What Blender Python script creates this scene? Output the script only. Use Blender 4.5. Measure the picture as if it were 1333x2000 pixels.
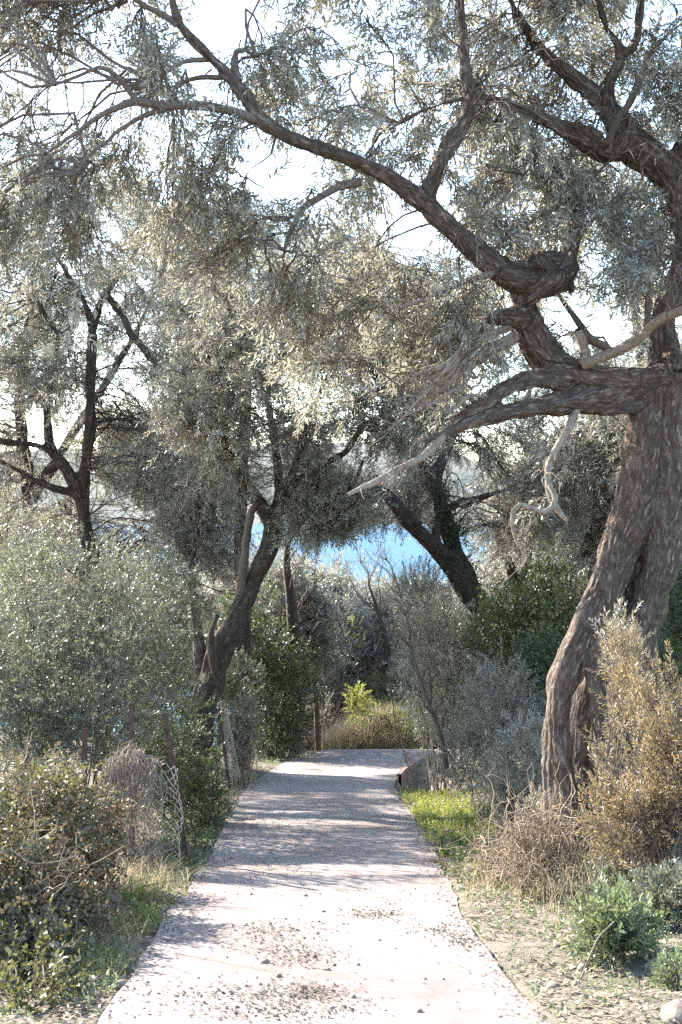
import bpy, math, random
import numpy as np
from mathutils import Vector
from mathutils.kdtree import KDTree

for o in list(bpy.data.objects):
    bpy.data.objects.remove(o, do_unlink=True)
S = bpy.context.scene
COL = S.collection
PI = math.pi
F, CX, CY, CZ = 2511.0, 666.5, 1000.0, 1.7      # focal length (px of the 1333x2000 photo), centre, eye height

# ------------------------------------------------------------------ camera, light, exposure
cam = bpy.data.cameras.new('camera')
cam.sensor_fit = 'VERTICAL'
cam.sensor_height = 24.0
cam.lens = 24.0 * F / 2000.0
cam.clip_start, cam.clip_end = 0.1, 90000.0
camo = bpy.data.objects.new('camera', cam)
camo.location = (0, 0, CZ)
camo.rotation_euler = (math.radians(90), 0, 0)
COL.objects.link(camo)
S.camera = camo

SUN_EL, SUN_AZ = math.radians(30), math.radians(-50)     # azimuth from +Y, negative = left
W = bpy.data.worlds.new('World')
S.world = W
W.use_nodes = True
wn = W.node_tree
bg = wn.nodes['Background']
sky = wn.nodes.new('ShaderNodeTexSky')
sky.sky_type = 'NISHITA'
sky.sun_disc = False
sky.sun_elevation = SUN_EL
sky.sun_rotation = SUN_AZ
sky.air_density = 1.0
sky.dust_density = 0.5
wn.links.new(sky.outputs[0], bg.inputs[0])
bg.inputs[1].default_value = 0.15
sun = bpy.data.lights.new('sun', 'SUN')
sun.energy = 4.7
sun.angle = math.radians(0.53)
sun.color = (1.0, 0.965, 0.92)
suno = bpy.data.objects.new('sun', sun)
SV = Vector((math.sin(SUN_AZ) * math.cos(SUN_EL), math.cos(SUN_AZ) * math.cos(SUN_EL), math.sin(SUN_EL)))
suno.rotation_euler = SV.to_track_quat('Z', 'Y').to_euler()
suno.location = (-20, 20, 20)
COL.objects.link(suno)
S.view_settings.view_transform = 'Standard'
S.view_settings.look = 'None'
S.view_settings.exposure = 2.42
S.view_settings.gamma = 1.0
S.view_settings.use_white_balance = True
S.view_settings.white_balance_temperature = 6900     # the photo is balanced for open shade
c = S.cycles
c.max_bounces, c.diffuse_bounces, c.glossy_bounces = 6, 4, 2
c.transmission_bounces, c.transparent_max_bounces = 4, 4
c.caustics_reflective = c.caustics_refractive = False
c.sample_clamp_indirect = 6.0
c.use_denoising = False

# ------------------------------------------------------------------ small maths helpers
def P(px, py, D):
    return np.array([(px - CX) / F * D, D, CZ + (CY - py) / F * D])

def proj(p):
    return CX + F * p[..., 0] / p[..., 1], CY - F * (p[..., 2] - CZ) / p[..., 1]

def vn(p, seed=0.0):
    p = np.asarray(p, float)
    i = np.floor(p)
    f = p - i
    f = f * f * (3 - 2 * f)
    def h(a, b, cc):
        v = np.sin((i[..., 0] + a) * 127.1 + (i[..., 1] + b) * 311.7 + (i[..., 2] + cc) * 74.7 + seed * 17.3) * 43758.5453
        return v - np.floor(v)
    x, y, z = f[..., 0], f[..., 1], f[..., 2]
    a = (h(0, 0, 0) * (1 - x) + h(1, 0, 0) * x) * (1 - y) + (h(0, 1, 0) * (1 - x) + h(1, 1, 0) * x) * y
    b = (h(0, 0, 1) * (1 - x) + h(1, 0, 1) * x) * (1 - y) + (h(0, 1, 1) * (1 - x) + h(1, 1, 1) * x) * y
    return a * (1 - z) + b * z

def nrm(v):
    return v / np.maximum(np.linalg.norm(v, axis=-1, keepdims=True), 1e-9)

def sstep(a, b, x):
    t = np.clip((x - a) / (b - a), 0, 1)
    return t * t * (3 - 2 * t)

def crom(pts, n):
    """Catmull-Rom resample of (k,m) control points to n points, even in chord length."""
    p = np.asarray(pts, float)
    if len(p) == 2:
        t = np.linspace(0, 1, n)[:, None]
        return p[0] * (1 - t) + p[1] * t
    q = np.vstack([2 * p[0] - p[1], p, 2 * p[-1] - p[-2]])
    d = np.concatenate([[0], np.cumsum(np.linalg.norm(np.diff(p[:, :3], axis=0), axis=1))])
    s = np.linspace(0, d[-1], n)
    k = np.clip(np.searchsorted(d, s, side='right') - 1, 0, len(p) - 2)
    t = ((s - d[k]) / (d[k + 1] - d[k] + 1e-9))[:, None]
    a, b, c_, e = q[k], q[k + 1], q[k + 2], q[k + 3]
    return .5 * (2 * b + (c_ - a) * t + (2 * a - 5 * b + 4 * c_ - e) * t ** 2 + (3 * b - a - 3 * c_ + e) * t ** 3)

# ------------------------------------------------------------------ mesh helpers
def quads(name, v, q, mat, parent=None, tint=None, origin=None, flat=False, bark=None):
    """One mesh object from (n,3) vertices and (m,4) or (m,3) faces, by numpy."""
    v = np.asarray(v, np.float32)
    if origin is not None:
        v = v - np.asarray(origin, np.float32)
    q = np.asarray(q, np.int32)
    me = bpy.data.meshes.new(name)
    me.vertices.add(len(v))
    me.vertices.foreach_set('co', v.ravel())
    me.loops.add(q.size)
    me.loops.foreach_set('vertex_index', q.ravel())
    me.polygons.add(len(q))
    me.polygons.foreach_set('loop_start', np.arange(0, q.size, q.shape[1], dtype=np.int32))
    if tint is not None:
        a = me.attributes.new('tint', 'FLOAT', 'POINT')
        a.data.foreach_set('value', np.asarray(tint, np.float32))
    if bark is not None:
        a = me.attributes.new('bark', 'FLOAT_VECTOR', 'POINT')
        a.data.foreach_set('vector', np.asarray(bark, np.float32).ravel())
    me.update(calc_edges=True)
    if flat:
        me.shade_flat()
    else:
        me.shade_smooth()
    me.materials.append(mat)
    o = bpy.data.objects.new(name, me)
    COL.objects.link(o)
    if parent is not None:
        o.parent = parent
    return o

def thing(name, label, cat, loc, group=None):
    o = bpy.data.objects.new(name, None)
    o.empty_display_size = .2
    COL.objects.link(o)
    o.location = [float(x) for x in loc]
    return tag(o, label, cat, group)

def tag(o, label=None, cat=None, group=None, kind=None):
    if label: o['label'] = label
    if cat: o['category'] = cat
    if group: o['group'] = group
    if kind: o['kind'] = kind
    return o

def dup(root, loc, rz, sc, label):
    r = root.copy()
    COL.objects.link(r)
    r.location, r.rotation_euler, r.scale = loc, (0, 0, rz), (sc, sc, sc)
    r['label'] = label
    for ch in list(root.children):
        k = ch.copy()
        COL.objects.link(k)
        k.parent = r
    return r

def tubes(cur, rad, sides=4):
    """Batch of tubes: cur (N,K,3), rad (N,K) -> vertices, quads."""
    cur = np.asarray(cur, float)
    N, K = cur.shape[:2]
    t = nrm(np.gradient(cur, axis=1))
    m = nrm(cur[:, -1] - cur[:, 0])
    ref = np.zeros((N, 3))
    ref[np.arange(N), np.argmin(np.abs(m), axis=1)] = 1
    u = nrm(np.cross(t, ref[:, None, :]))
    w = np.cross(t, u)
    a = np.arange(sides) * 2 * PI / sides
    v = cur[:, :, None, :] + rad[:, :, None, None] * (np.cos(a)[None, None, :, None] * u[:, :, None, :] + np.sin(a)[None, None, :, None] * w[:, :, None, :])
    b = np.arange(N)[:, None, None] * K * sides
    k = np.arange(K - 1)[None, :, None] * sides
    s = np.arange(sides)[None, None, :]
    s2 = (s + 1) % sides
    q = np.stack([b + k + s, b + k + s2, b + k + sides + s2, b + k + sides + s], -1).reshape(-1, 4)
    return v.reshape(-1, 3), q

def ribbons(cur, wid, side):
    """Batch of flat blades: cur (N,K,3), wid (N,K), side (N,3)."""
    N, K = cur.shape[:2]
    off = wid[:, :, None] * side[:, None, :] * .5
    v = np.stack([cur - off, cur + off], 2).reshape(-1, 3)
    b = np.arange(N)[:, None] * K * 2
    k = np.arange(K - 1)[None, :] * 2
    q = np.stack([b + k, b + k + 1, b + k + 3, b + k + 2], -1).reshape(-1, 4)
    return v, q

def strands(c4, k, seed):
    """k thinner cords winding along a thick limb, so that the union looks twisted and fluted."""
    r = np.random.default_rng(seed)
    p, rad = c4[:, :3], c4[:, 3]
    t = nrm(np.gradient(p, axis=0))
    m = nrm(p[-1] - p[0])
    ref = np.zeros(3); ref[np.argmin(np.abs(m))] = 1
    u = nrm(np.cross(t, ref)); w = np.cross(t, u)
    s_ = np.concatenate([[0], np.cumsum(np.linalg.norm(np.diff(p, axis=0), axis=1))])
    out = []
    for i in range(k):
        a = i * 2 * PI / k + r.uniform(-.5, .5) + s_ * r.uniform(.2, .7) + .5 * np.sin(s_ * r.uniform(1.5, 3) + i)
        f = .54 + .14 * np.sin(s_ * r.uniform(2, 4) + i * 2)
        q = p + (np.cos(a)[:, None] * u + np.sin(a)[:, None] * w) * (rad * f)[:, None]
        rr = rad * (.40 + .07 * np.sin(s_ * r.uniform(3, 6) + i))
        out.append(np.column_stack([q, rr]))
    core = c4.copy()
    core[:, 3] *= .82
    return [core] + out

def along(co, curves):
    """For each point: (length along the nearest limb, offsets across it)."""
    P_, U_, W_, S_ = [], [], [], []
    for i, c4 in enumerate(curves):
        p = c4[:, :3]
        t = nrm(np.gradient(p, axis=0))
        m = nrm(p[-1] - p[0])
        ref = np.zeros(3); ref[np.argmin(np.abs(m))] = 1
        u = nrm(np.cross(t, ref))
        P_.append(p); U_.append(u); W_.append(np.cross(t, u))
        S_.append(7.3 * i + np.concatenate([[0], np.cumsum(np.linalg.norm(np.diff(p, axis=0), axis=1))]))
    P_, U_, W_, S_ = np.vstack(P_), np.vstack(U_), np.vstack(W_), np.concatenate(S_)
    kd = KDTree(len(P_))
    for i, p in enumerate(P_):
        kd.insert(p, i)
    kd.balance()
    k = np.array([kd.find(x)[1] for x in co])
    d = co - P_[k]
    t = np.cross(U_[k], W_[k])
    return np.stack([S_[k] + (d * t).sum(1), (d * U_[k]).sum(1), (d * W_[k]).sum(1)], -1)

def remesh(curves, voxel, lump=.12, disp=.012, seed=0, sides=14, axes=None):
    """Union of closed tapered tubes [(n,4) xyz+r] into one continuous surface with a gnarled skin."""
    V, Q, n0 = [], [], 0
    for ci, c4 in enumerate(curves):
        p, r = c4[:, :3], c4[:, 3].copy()
        r *= 1 + lump * 2 * (vn(p * 3.1, seed + ci) - .5)
        v, q = tubes(p[None], r[None], sides)
        g = v.reshape(-1, sides, 3) - p[:, None, :]
        a = np.arange(sides)
        fl = 1 + .10 * np.sin(a[None, :] * 2 * PI / sides * 3 + np.arange(len(p))[:, None] * .12 + ci * 2)
        v = (p[:, None, :] + g * fl[:, :, None]).reshape(-1, 3)
        fs = [tuple(x) for x in (q + n0)]
        fs.append(tuple(n0 + a[::-1]))
        fs.append(tuple(n0 + (len(p) - 1) * sides + a))
        V.append(v); Q += fs
        n0 += len(v)
    me = bpy.data.meshes.new('tmp')
    me.from_pydata(np.vstack(V).tolist(), [], Q)
    ob = bpy.data.objects.new('tmp', me)
    COL.objects.link(ob)
    m = ob.modifiers.new('r', 'REMESH')
    m.mode = 'VOXEL'
    m.voxel_size = voxel
    s = ob.modifiers.new('s', 'SMOOTH')
    s.iterations = 2
    dg = bpy.context.evaluated_depsgraph_get()
    m2 = bpy.data.meshes.new_from_object(ob.evaluated_get(dg))
    bpy.data.objects.remove(ob)
    n = len(m2.vertices)
    co = np.empty(n * 3, np.float32)
    m2.vertices.foreach_get('co', co)
    co = co.reshape(-1, 3).astype(float)
    no = np.empty(n * 3, np.float32)
    m2.vertices.foreach_get('normal', no)
    no = no.reshape(-1, 3)
    bk = along(co, axes)
    k1, k2 = bk * [3.0, 14, 14], bk * [7, 34, 34]
    d = (vn(co * 6, seed) - .5) * 1.8 + (vn(k1, seed + 5) - .5) * 1.6 - (1 - np.minimum(1, np.abs(vn(k1, seed + 1) - .5) * 7)) * .9 - (1 - np.minimum(1, np.abs(vn(k2, seed + 2) - .5) * 6)) * .45
    co = co + no * (d * disp)[:, None]
    li = np.empty(len(m2.loops), np.int32)
    m2.loops.foreach_get('vertex_index', li)
    bpy.data.meshes.remove(m2)
    return co, li.reshape(-1, 4), bk

# ------------------------------------------------------------------ materials
def mat(name):
    m = bpy.data.materials.new(name)
    m.use_nodes = True
    nt = m.node_tree
    b = nt.nodes['Principled BSDF']
    return m, nt, b

def N(nt, typ, **kw):
    n = nt.nodes.new(typ)
    for k, v in kw.items():
        setattr(n, k, v)
    return n

def noise(nt, vec, scale, detail=4, rough=.55):
    n = N(nt, 'ShaderNodeTexNoise')
    n.inputs['Scale'].default_value = scale
    n.inputs['Detail'].default_value = detail
    n.inputs['Roughness'].default_value = rough
    if vec is not None:
        nt.links.new(vec, n.inputs['Vector'])
    return n.outputs['Fac']

def ramp(nt, fac, stops):
    r = N(nt, 'ShaderNodeValToRGB')
    e = r.color_ramp.elements
    while len(e) < len(stops):
        e.new(.5)
    for k, (p, col) in enumerate(stops):
        e[k].position = p
        e[k].color = (*col, 1) if len(col) == 3 else col
    nt.links.new(fac, r.inputs[0])
    return r.outputs[0]

def mixc(nt, fac, a, b, mode='MIX'):
    m = N(nt, 'ShaderNodeMix', data_type='RGBA', blend_type=mode)
    for sock, val in ((0, fac), (6, a), (7, b)):
        if isinstance(val, (tuple, list)):
            m.inputs[sock].default_value = (*val, 1)
        elif isinstance(val, (int, float)):
            m.inputs[sock].default_value = val
        else:
            nt.links.new(val, m.inputs[sock])
    return m.outputs[2]

def mth(nt, op, a, b=0.0, cc=0.0):
    m = N(nt, 'ShaderNodeMath', operation=op)
    for k, v in enumerate((a, b, cc)):
        if isinstance(v, (int, float)):
            m.inputs[k].default_value = v
        else:
            nt.links.new(v, m.inputs[k])
    return m.outputs[0]

def bump(nt, b, h, strength, dist):
    n = N(nt, 'ShaderNodeBump')
    n.inputs['Strength'].default_value = strength
    n.inputs['Distance'].default_value = dist
    nt.links.new(h, n.inputs['Height'])
    nt.links.new(n.outputs[0], b.inputs['Normal'])

def leaf_mat(name, top_a, top_b, under, trans, tw=.3, rough=.38, spec=.5):
    """Two-sided leaf: upper face between top_a and top_b by the leaf's own tint, paler underside, light passing through."""
    m, nt, b = mat(name)
    at = N(nt, 'ShaderNodeAttribute', attribute_name='tint')
    geo = N(nt, 'ShaderNodeNewGeometry')
    top = mixc(nt, at.outputs['Fac'], top_a, top_b)
    colr = mixc(nt, geo.outputs['Backfacing'], top, under)
    nt.links.new(colr, b.inputs['Base Color'])
    b.inputs['Roughness'].default_value = rough
    b.inputs['Specular IOR Level'].default_value = spec
    tr = N(nt, 'ShaderNodeBsdfTranslucent')
    tc = mixc(nt, at.outputs['Fac'], trans, tuple(x * .7 for x in trans))
    nt.links.new(tc, tr.inputs[0])
    mx = N(nt, 'ShaderNodeMixShader')
    mx.inputs[0].default_value = tw
    nt.links.new(b.outputs[0], mx.inputs[1])
    nt.links.new(tr.outputs[0], mx.inputs[2])
    nt.links.new(mx.outputs[0], nt.nodes['Material Output'].inputs[0])
    return m

def bark_mat(name, dark, mid, light, scale=1.0, bs=.7):
    m, nt, b = mat(name)
    tc = N(nt, 'ShaderNodeTexCoord')
    mp = N(nt, 'ShaderNodeMapping')
    mp.inputs['Scale'].default_value = (scale, scale, scale * .5)
    nt.links.new(tc.outputs['Object'], mp.inputs[0])
    n1 = noise(nt, mp.outputs[0], 14, 6, .65)
    n2 = noise(nt, tc.outputs['Object'], 2.3, 4)
    n3 = noise(nt, mp.outputs[0], 55, 3, .6)
    colr = ramp(nt, n1, [(.3, dark), (.52, mid), (.72, light)])
    pale = ramp(nt, n2, [(.48, (0, 0, 0)), (.66, (1, 1, 1))])
    colr = mixc(nt, mth(nt, 'MULTIPLY', pale, .45), colr, light)
    colr = mixc(nt, mth(nt, 'MULTIPLY', n3, .45), colr, dark)
    nt.links.new(colr, b.inputs['Base Color'])
    b.inputs['Roughness'].default_value = .9
    b.inputs['Specular IOR Level'].default_value = .2
    bump(nt, b, mth(nt, 'ADD', n1, mth(nt, 'MULTIPLY', n3, .5)), bs, .03)
    return m

def trunk_mat(name, dark, mid, light):
    """Furrowed bark: the 'bark' attribute runs along each limb, so furrows follow the wood."""
    m, nt, b = mat(name)
    at = N(nt, 'ShaderNodeAttribute', attribute_name='bark')
    tc = N(nt, 'ShaderNodeTexCoord')
    mp = N(nt, 'ShaderNodeMapping')
    mp.inputs['Scale'].default_value = (.32, 1, 1)
    nt.links.new(at.outputs['Vector'], mp.inputs[0])
    def dn(vec, sc, det, dist):
        n = N(nt, 'ShaderNodeTexNoise')
        n.inputs['Scale'].default_value = sc
        n.inputs['Detail'].default_value = det
        n.inputs['Distortion'].default_value = dist
        nt.links.new(vec, n.inputs['Vector'])
        return n.outputs['Fac']
    f1 = dn(mp.outputs[0], 13, 5, .8)
    f2 = dn(mp.outputs[0], 34, 4, .5)
    pl = noise(nt, tc.outputs['Object'], 3.2, 5, .6)
    fine = noise(nt, tc.outputs['Object'], 70, 3, .6)
    furrow = ramp(nt, mth(nt, 'ABSOLUTE', mth(nt, 'SUBTRACT', f1, .5)), [(.0, (0, 0, 0)), (.10, (1, 1, 1))])
    fur2 = ramp(nt, mth(nt, 'ABSOLUTE', mth(nt, 'SUBTRACT', f2, .5)), [(.0, (0, 0, 0)), (.09, (1, 1, 1))])
    colr = ramp(nt, f2, [(.3, dark), (.5, mid), (.72, light)])
    colr = mixc(nt, mth(nt, 'MULTIPLY', ramp(nt, pl, [(.5, (0, 0, 0)), (.66, (1, 1, 1))]), .55), colr, light)
    colr = mixc(nt, mth(nt, 'MULTIPLY', mth(nt, 'SUBTRACT', 1.0, furrow), .6), colr, dark)
    colr = mixc(nt, mth(nt, 'MULTIPLY', mth(nt, 'SUBTRACT', 1.0, fur2), .35), colr, dark)
    colr = mixc(nt, mth(nt, 'MULTIPLY', fine, .35), colr, dark)
    nt.links.new(colr, b.inputs['Base Color'])
    b.inputs['Roughness'].default_value = .9
    b.inputs['Specular IOR Level'].default_value = .2
    h = mth(nt, 'ADD', mth(nt, 'MULTIPLY', furrow, 1.0), mth(nt, 'ADD', mth(nt, 'MULTIPLY', fur2, .45), mth(nt, 'MULTIPLY', fine, .25)))
    bump(nt, b, h, .8, .022)
    return m

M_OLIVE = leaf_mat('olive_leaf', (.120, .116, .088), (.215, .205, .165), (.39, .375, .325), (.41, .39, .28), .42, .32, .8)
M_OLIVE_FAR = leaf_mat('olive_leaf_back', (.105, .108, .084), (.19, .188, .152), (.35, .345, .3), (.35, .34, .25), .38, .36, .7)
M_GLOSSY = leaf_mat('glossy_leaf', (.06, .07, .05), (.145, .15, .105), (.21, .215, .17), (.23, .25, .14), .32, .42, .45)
M_BRAMBLE = leaf_mat('bramble_leaf', (.035, .045, .02), (.11, .105, .045), (.13, .13, .08), (.2, .2, .06), .28, .52, .4)
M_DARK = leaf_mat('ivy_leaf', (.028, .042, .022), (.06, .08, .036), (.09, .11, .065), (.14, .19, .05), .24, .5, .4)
M_FRESH = leaf_mat('fresh_leaf', (.12, .155, .03), (.22, .24, .07), (.2, .22, .1), (.42, .46, .09), .38, .45, .4)
M_BUSH = leaf_mat('pale_green_leaf', (.095, .125, .062), (.18, .21, .115), (.24, .27, .17), (.28, .34, .13), .3, .34, .5)
M_SUCKER_FLARE = leaf_mat('olive_shoot_leaf_flare', (.130, .116, .072), (.23, .19, .12), (.34, .28, .2), (.38, .29, .14), .36, .36, .6)  # grey-green leaf pushed tawny: orange lens flare painted into its colours
M_DEAD = leaf_mat('dead_leaf', (.10, .07, .045), (.22, .165, .11), (.2, .15, .1), (.2, .14, .07), .25, .6, .3)
M_GRASS = leaf_mat('grass_blade', (.12, .15, .04), (.24, .23, .09), (.18, .2, .08), (.38, .42, .11), .5, .5, .3)
M_STRAW = leaf_mat('dry_grass', (.30, .25, .16), (.46, .39, .26), (.38, .32, .2), (.5, .42, .26), .55, .6, .2)
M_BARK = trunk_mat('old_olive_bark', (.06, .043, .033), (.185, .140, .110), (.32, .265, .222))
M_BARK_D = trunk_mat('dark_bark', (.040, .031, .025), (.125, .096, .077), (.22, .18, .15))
M_TWIG_D = bark_mat('dark_twig', (.030, .023, .018), (.095, .072, .057), (.17, .138, .112), 1.4)
M_DRY = bark_mat('bleached_wood', (.13, .10, .075), (.30, .24, .19), (.42, .36, .30), 2.0, .4)
M_TWIG = bark_mat('twig_bark', (.07, .052, .042), (.15, .12, .098), (.24, .20, .17), 3.0, .2)

# ------------------------------------------------------------------ terrain profile and path outline
_ky = np.array([-200, -60, 0, 22, 36, 60, 150, 330, 420, 60000.])
_kz = np.array([26, 8.5, 0, -3.256, -4.92, -10.6, -31, -66, -70, -90.])
def zp(y):
    y = np.asarray(y, float)
    f = lambda q: np.interp(q, _ky, _kz)
    return (f(y - 1.5) + 2 * f(y) + f(y + 1.5)) / 4

def on_path(px, py):
    D = np.linspace(4, 60, 6000)
    e = CZ + (CY - py) / F * D - zp(D)
    k = np.argmax(e < 0)
    return np.array([(px - CX) / F * D[k], D[k]])

EL = [on_path(*p) for p in ((205, 2000), (258, 1900), (330, 1800), (382, 1730), (418, 1660), (447, 1600), (478, 1550), (532, 1505), (582, 1482), (640, 1467))]
ER = [on_path(*p) for p in ((1075, 2000), (985, 1900), (905, 1800), (872, 1725), (842, 1655), (803, 1592), (774, 1558), (771, 1528), (786, 1508), (808, 1494))]
def back(a, b, d):
    u = (a - b) / np.linalg.norm(a - b)
    return a + u * d
EL = [back(EL[0], EL[2], 22), back(EL[0], EL[2], 10)] + EL + [np.array(p) for p in ((.6, 37.3), (2.6, 38.3), (6, 38.6), (12, 37.6), (20, 35))]
ER = [back(ER[0], ER[2], 22), back(ER[0], ER[2], 10)] + ER + [np.array(p) for p in ((2.5, 33.9), (3.6, 34.6), (6.4, 34.9), (11, 34.1), (18.5, 31.6))]
EL3, ER3 = np.array(EL), np.array(ER)
_ml = EL3[:, 1] < 36.5
_mr = ER3[:12, 1]
def xl(y):
    return np.interp(y, EL3[:12, 1], EL3[:12, 0])
def xr(y):
    return np.interp(y, ER3[:12, 1], ER3[:12, 0])

def gz(x, y):
    x, y = np.broadcast_arrays(np.asarray(x, float), np.asarray(y, float))
    p = np.stack([x, y, np.zeros_like(x)], -1)
    dl = xl(y) - x
    dr = x - xr(y)
    near = 1 - sstep(30, 36, y)
    inside = np.clip(np.minimum(-dl, -dr) / .25, 0, 1)
    onp = np.where((y > 33) & (y < 40) & (x > -1.5), 1., 0.)
    b = (.45 * sstep(.25, 2.6, dl) + .06 * np.clip(dl - 2.6, 0, 30)) * near
    b = b + (.28 * sstep(.5, 3.5, dr) + .035 * np.clip(dr - 3.5, 0, 30)) * near
    rough = (vn(p * 1.7, 3) - .5) * .10 + (vn(p * 6, 4) - .5) * .045
    rough = rough * np.clip(np.maximum(dl, dr) / .6, 0, 1) * (1 - onp * .8)
    big = (vn(p * .03, 7) - .5) * 5 * sstep(45, 90, y) + (vn(p * .08, 8) - .5) * 1.6 * sstep(38, 55, y)
    big = big + (vn(p * .08, 9) - .5) * 1.2 * sstep(6, 18, np.maximum(dl, dr)) * near
    step = -.36 * np.exp(-((x - 1.75) / .75) ** 2 - ((y - 27.5) / 3.6) ** 2) * np.clip(dr / .1, 0, 1)
    big = big + 1.05 * np.exp(-((x - 1.2) / 1.3) ** 2 - ((y - 40.3) / 1.0) ** 2)
    return zp(y) + .022 - .14 * inside - .06 * onp + b + rough + big + step

def G(px, py_unused, D):
    x = (px - CX) / F * D
    return np.array([x, D, float(gz(x, D))])

# ground sheet: fine near the path, widening steps outwards
def spaced(a, near, step, far, grow):
    r = list(np.arange(a, near, step))
    s = step
    while r[-1] < far:
        s *= grow
        r.append(r[-1] + s)
    return np.array(r)
gx = spaced(0, 9, .16, 30000, 1.16)
gx = np.concatenate([-gx[:0:-1], gx])
gy1 = spaced(0, 42, .22, 30000, 1.10)
gy0 = spaced(0, 3, .4, 160, 1.3)
gy = np.concatenate([-gy0[:0:-1], gy1])
X, Y = np.meshgrid(gx, gy)
Z = gz(X, Y)
v = np.stack([X, Y, Z], -1).reshape(-1, 3)
ny, nx = X.shape
a = (np.arange(ny - 1)[:, None] * nx + np.arange(nx - 1)[None, :]).ravel()
q = np.stack([a, a + 1, a + nx + 1, a + nx], -1)
m, nt, b = mat('soil')
tc = N(nt, 'ShaderNodeTexCoord')
n1 = noise(nt, tc.outputs['Object'], .8, 5)
n2 = noise(nt, tc.outputs['Object'], 9, 6, .7)
n3 = noise(nt, tc.outputs['Object'], 60, 3, .7)
c1 = ramp(nt, n2, [(.3, (.085, .066, .05)), (.5, (.20, .165, .128)), (.68, (.33, .285, .235))])
c2 = ramp(nt, n3, [(.35, (.07, .055, .04)), (.6, (.28, .24, .19))])
cc = mixc(nt, .45, c1, c2)
gm = ramp(nt, n1, [(.46, (0, 0, 0)), (.6, (1, 1, 1))])
cc = mixc(nt, mth(nt, 'MULTIPLY', gm, .55), cc, (.085, .09, .04))
nt.links.new(cc, b.inputs['Base Color'])
b.inputs['Roughness'].default_value = .95
bump(nt, b, mth(nt, 'ADD', n2, n3), .8, .04)
M_SOIL = m
tag(quads('ground', v, q, m), kind='structure')

# concrete path: a slab with real edges
n = 420
cl_, cr_ = crom(EL3, n), crom(ER3, n)
NC = 16
t = np.linspace(0, 1, NC)[None, :, None]
g = cl_[:, None, :] * (1 - t) + cr_[:, None, :] * t
_p3 = np.stack([g[..., 0], g[..., 1], 0 * g[..., 0]], -1)
ragged = (vn(_p3 * .9, 31) - .5) * .07 + (vn(_p3 * 9, 32) - .5) * .03
g[:, 0, 0] += ragged[:, 0]
g[:, -1, 0] += ragged[:, -1]
zt = zp(g[..., 1]) + .035 + (vn(_p3 * .8, 5) - .5) * .05 + (vn(_p3 * 5, 6) - .5) * .012
top = np.stack([g[..., 0], g[..., 1], zt], -1)
v = top.reshape(-1, 3)
a = (np.arange(n - 1)[:, None] * NC + np.arange(NC - 1)[None, :]).ravel()
q = np.stack([a, a + 1, a + NC + 1, a + NC], -1)
low_l = top[:, 0] - [0, 0, .34]
low_r = top[:, -1] - [0, 0, .34]
nb = len(v)
v = np.vstack([v, top[:, 0], low_l, top[:, -1], low_r])
k = np.arange(n - 1)
ql = np.stack([nb + k, nb + k + 1, nb + n + k + 1, nb + n + k], -1)
qr = np.stack([nb + 2 * n + k + 1, nb + 2 * n + k, nb + 3 * n + k, nb + 3 * n + k + 1], -1)
q = np.vstack([q, ql, qr])
m, nt, b = mat('old_concrete')
tc = N(nt, 'ShaderNodeTexCoord')
ob = tc.outputs['Object']
n1 = noise(nt, ob, .7, 5, .6)
n2 = noise(nt, ob, 5, 6, .7)
n3 = noise(nt, ob, 38, 4, .7)
cc = ramp(nt, n1, [(.3, (.160, .124, .113)), (.5, (.225, .190, .177)), (.7, (.275, .247, .235))])
cc = mixc(nt, ramp(nt, n2, [(.5, (0, 0, 0)), (.72, (.6, .6, .6))]), cc, (.125, .094, .079))
A, B = on_path(262, 1862), on_path(560, 1922)      # the crack across the slab
d = (B - A) / np.linalg.norm(B - A)
L = np.linalg.norm(B - A)
sep = N(nt, 'ShaderNodeSeparateXYZ')
nt.links.new(ob, sep.inputs[0])
ux = mth(nt, 'SUBTRACT', sep.outputs[0], float(A[0]))
uy = mth(nt, 'SUBTRACT', sep.outputs[1], float(A[1]))
al = mth(nt, 'ADD', mth(nt, 'MULTIPLY', ux, float(d[0])), mth(nt, 'MULTIPLY', uy, float(d[1])))
ac = mth(nt, 'ADD', mth(nt, 'MULTIPLY', ux, float(-d[1])), mth(nt, 'MULTIPLY', uy, float(d[0])))
ac = mth(nt, 'ABSOLUTE', mth(nt, 'ADD', ac, mth(nt, 'MULTIPLY', mth(nt, 'SUBTRACT', n2, .5), .14)))
cr = mth(nt, 'MULTIPLY', mth(nt, 'LESS_THAN', ac, .010), mth(nt, 'LESS_THAN', mth(nt, 'ABSOLUTE', mth(nt, 'SUBTRACT', al, L / 2)), L / 2))
cc = mixc(nt, cr, cc, (.12, .085, .065))
nt.links.new(cc, b.inputs['Base Color'])
b.inputs['Roughness'].default_value = .85
b.inputs['Specular IOR Level'].default_value = .3
bump(nt, b, n2, .25, .015)
tag(quads('path', v, q, m), kind='structure')

# reddish kerb where the ground drops beside the bend
kd_ = np.linspace(26.6, 33.2, 40)
kx = xr(kd_) + .02
kz = zp(kd_) + .05
v = np.concatenate([np.stack([kx + o_, kd_, kz + z_], -1) for o_, z_ in ((-.05, -.4), (-.05, .02), (.05, .02), (.06, -.4))])
k = np.arange(39)
q = np.concatenate([np.stack([i * 40 + k, i * 40 + k + 1, ((i + 1) % 4) * 40 + k + 1, ((i + 1) % 4) * 40 + k], -1) for i in range(4)])
m, nt, b = mat('kerb_brick')
tc = N(nt, 'ShaderNodeTexCoord')
nt.links.new(ramp(nt, noise(nt, tc.outputs['Object'], 14, 5), [(.35, (.10, .058, .044)), (.65, (.20, .125, .098))]), b.inputs['Base Color'])
b.inputs['Roughness'].default_value = .9
tag(quads('kerb', v, q, m, flat=True), kind='structure')

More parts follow.
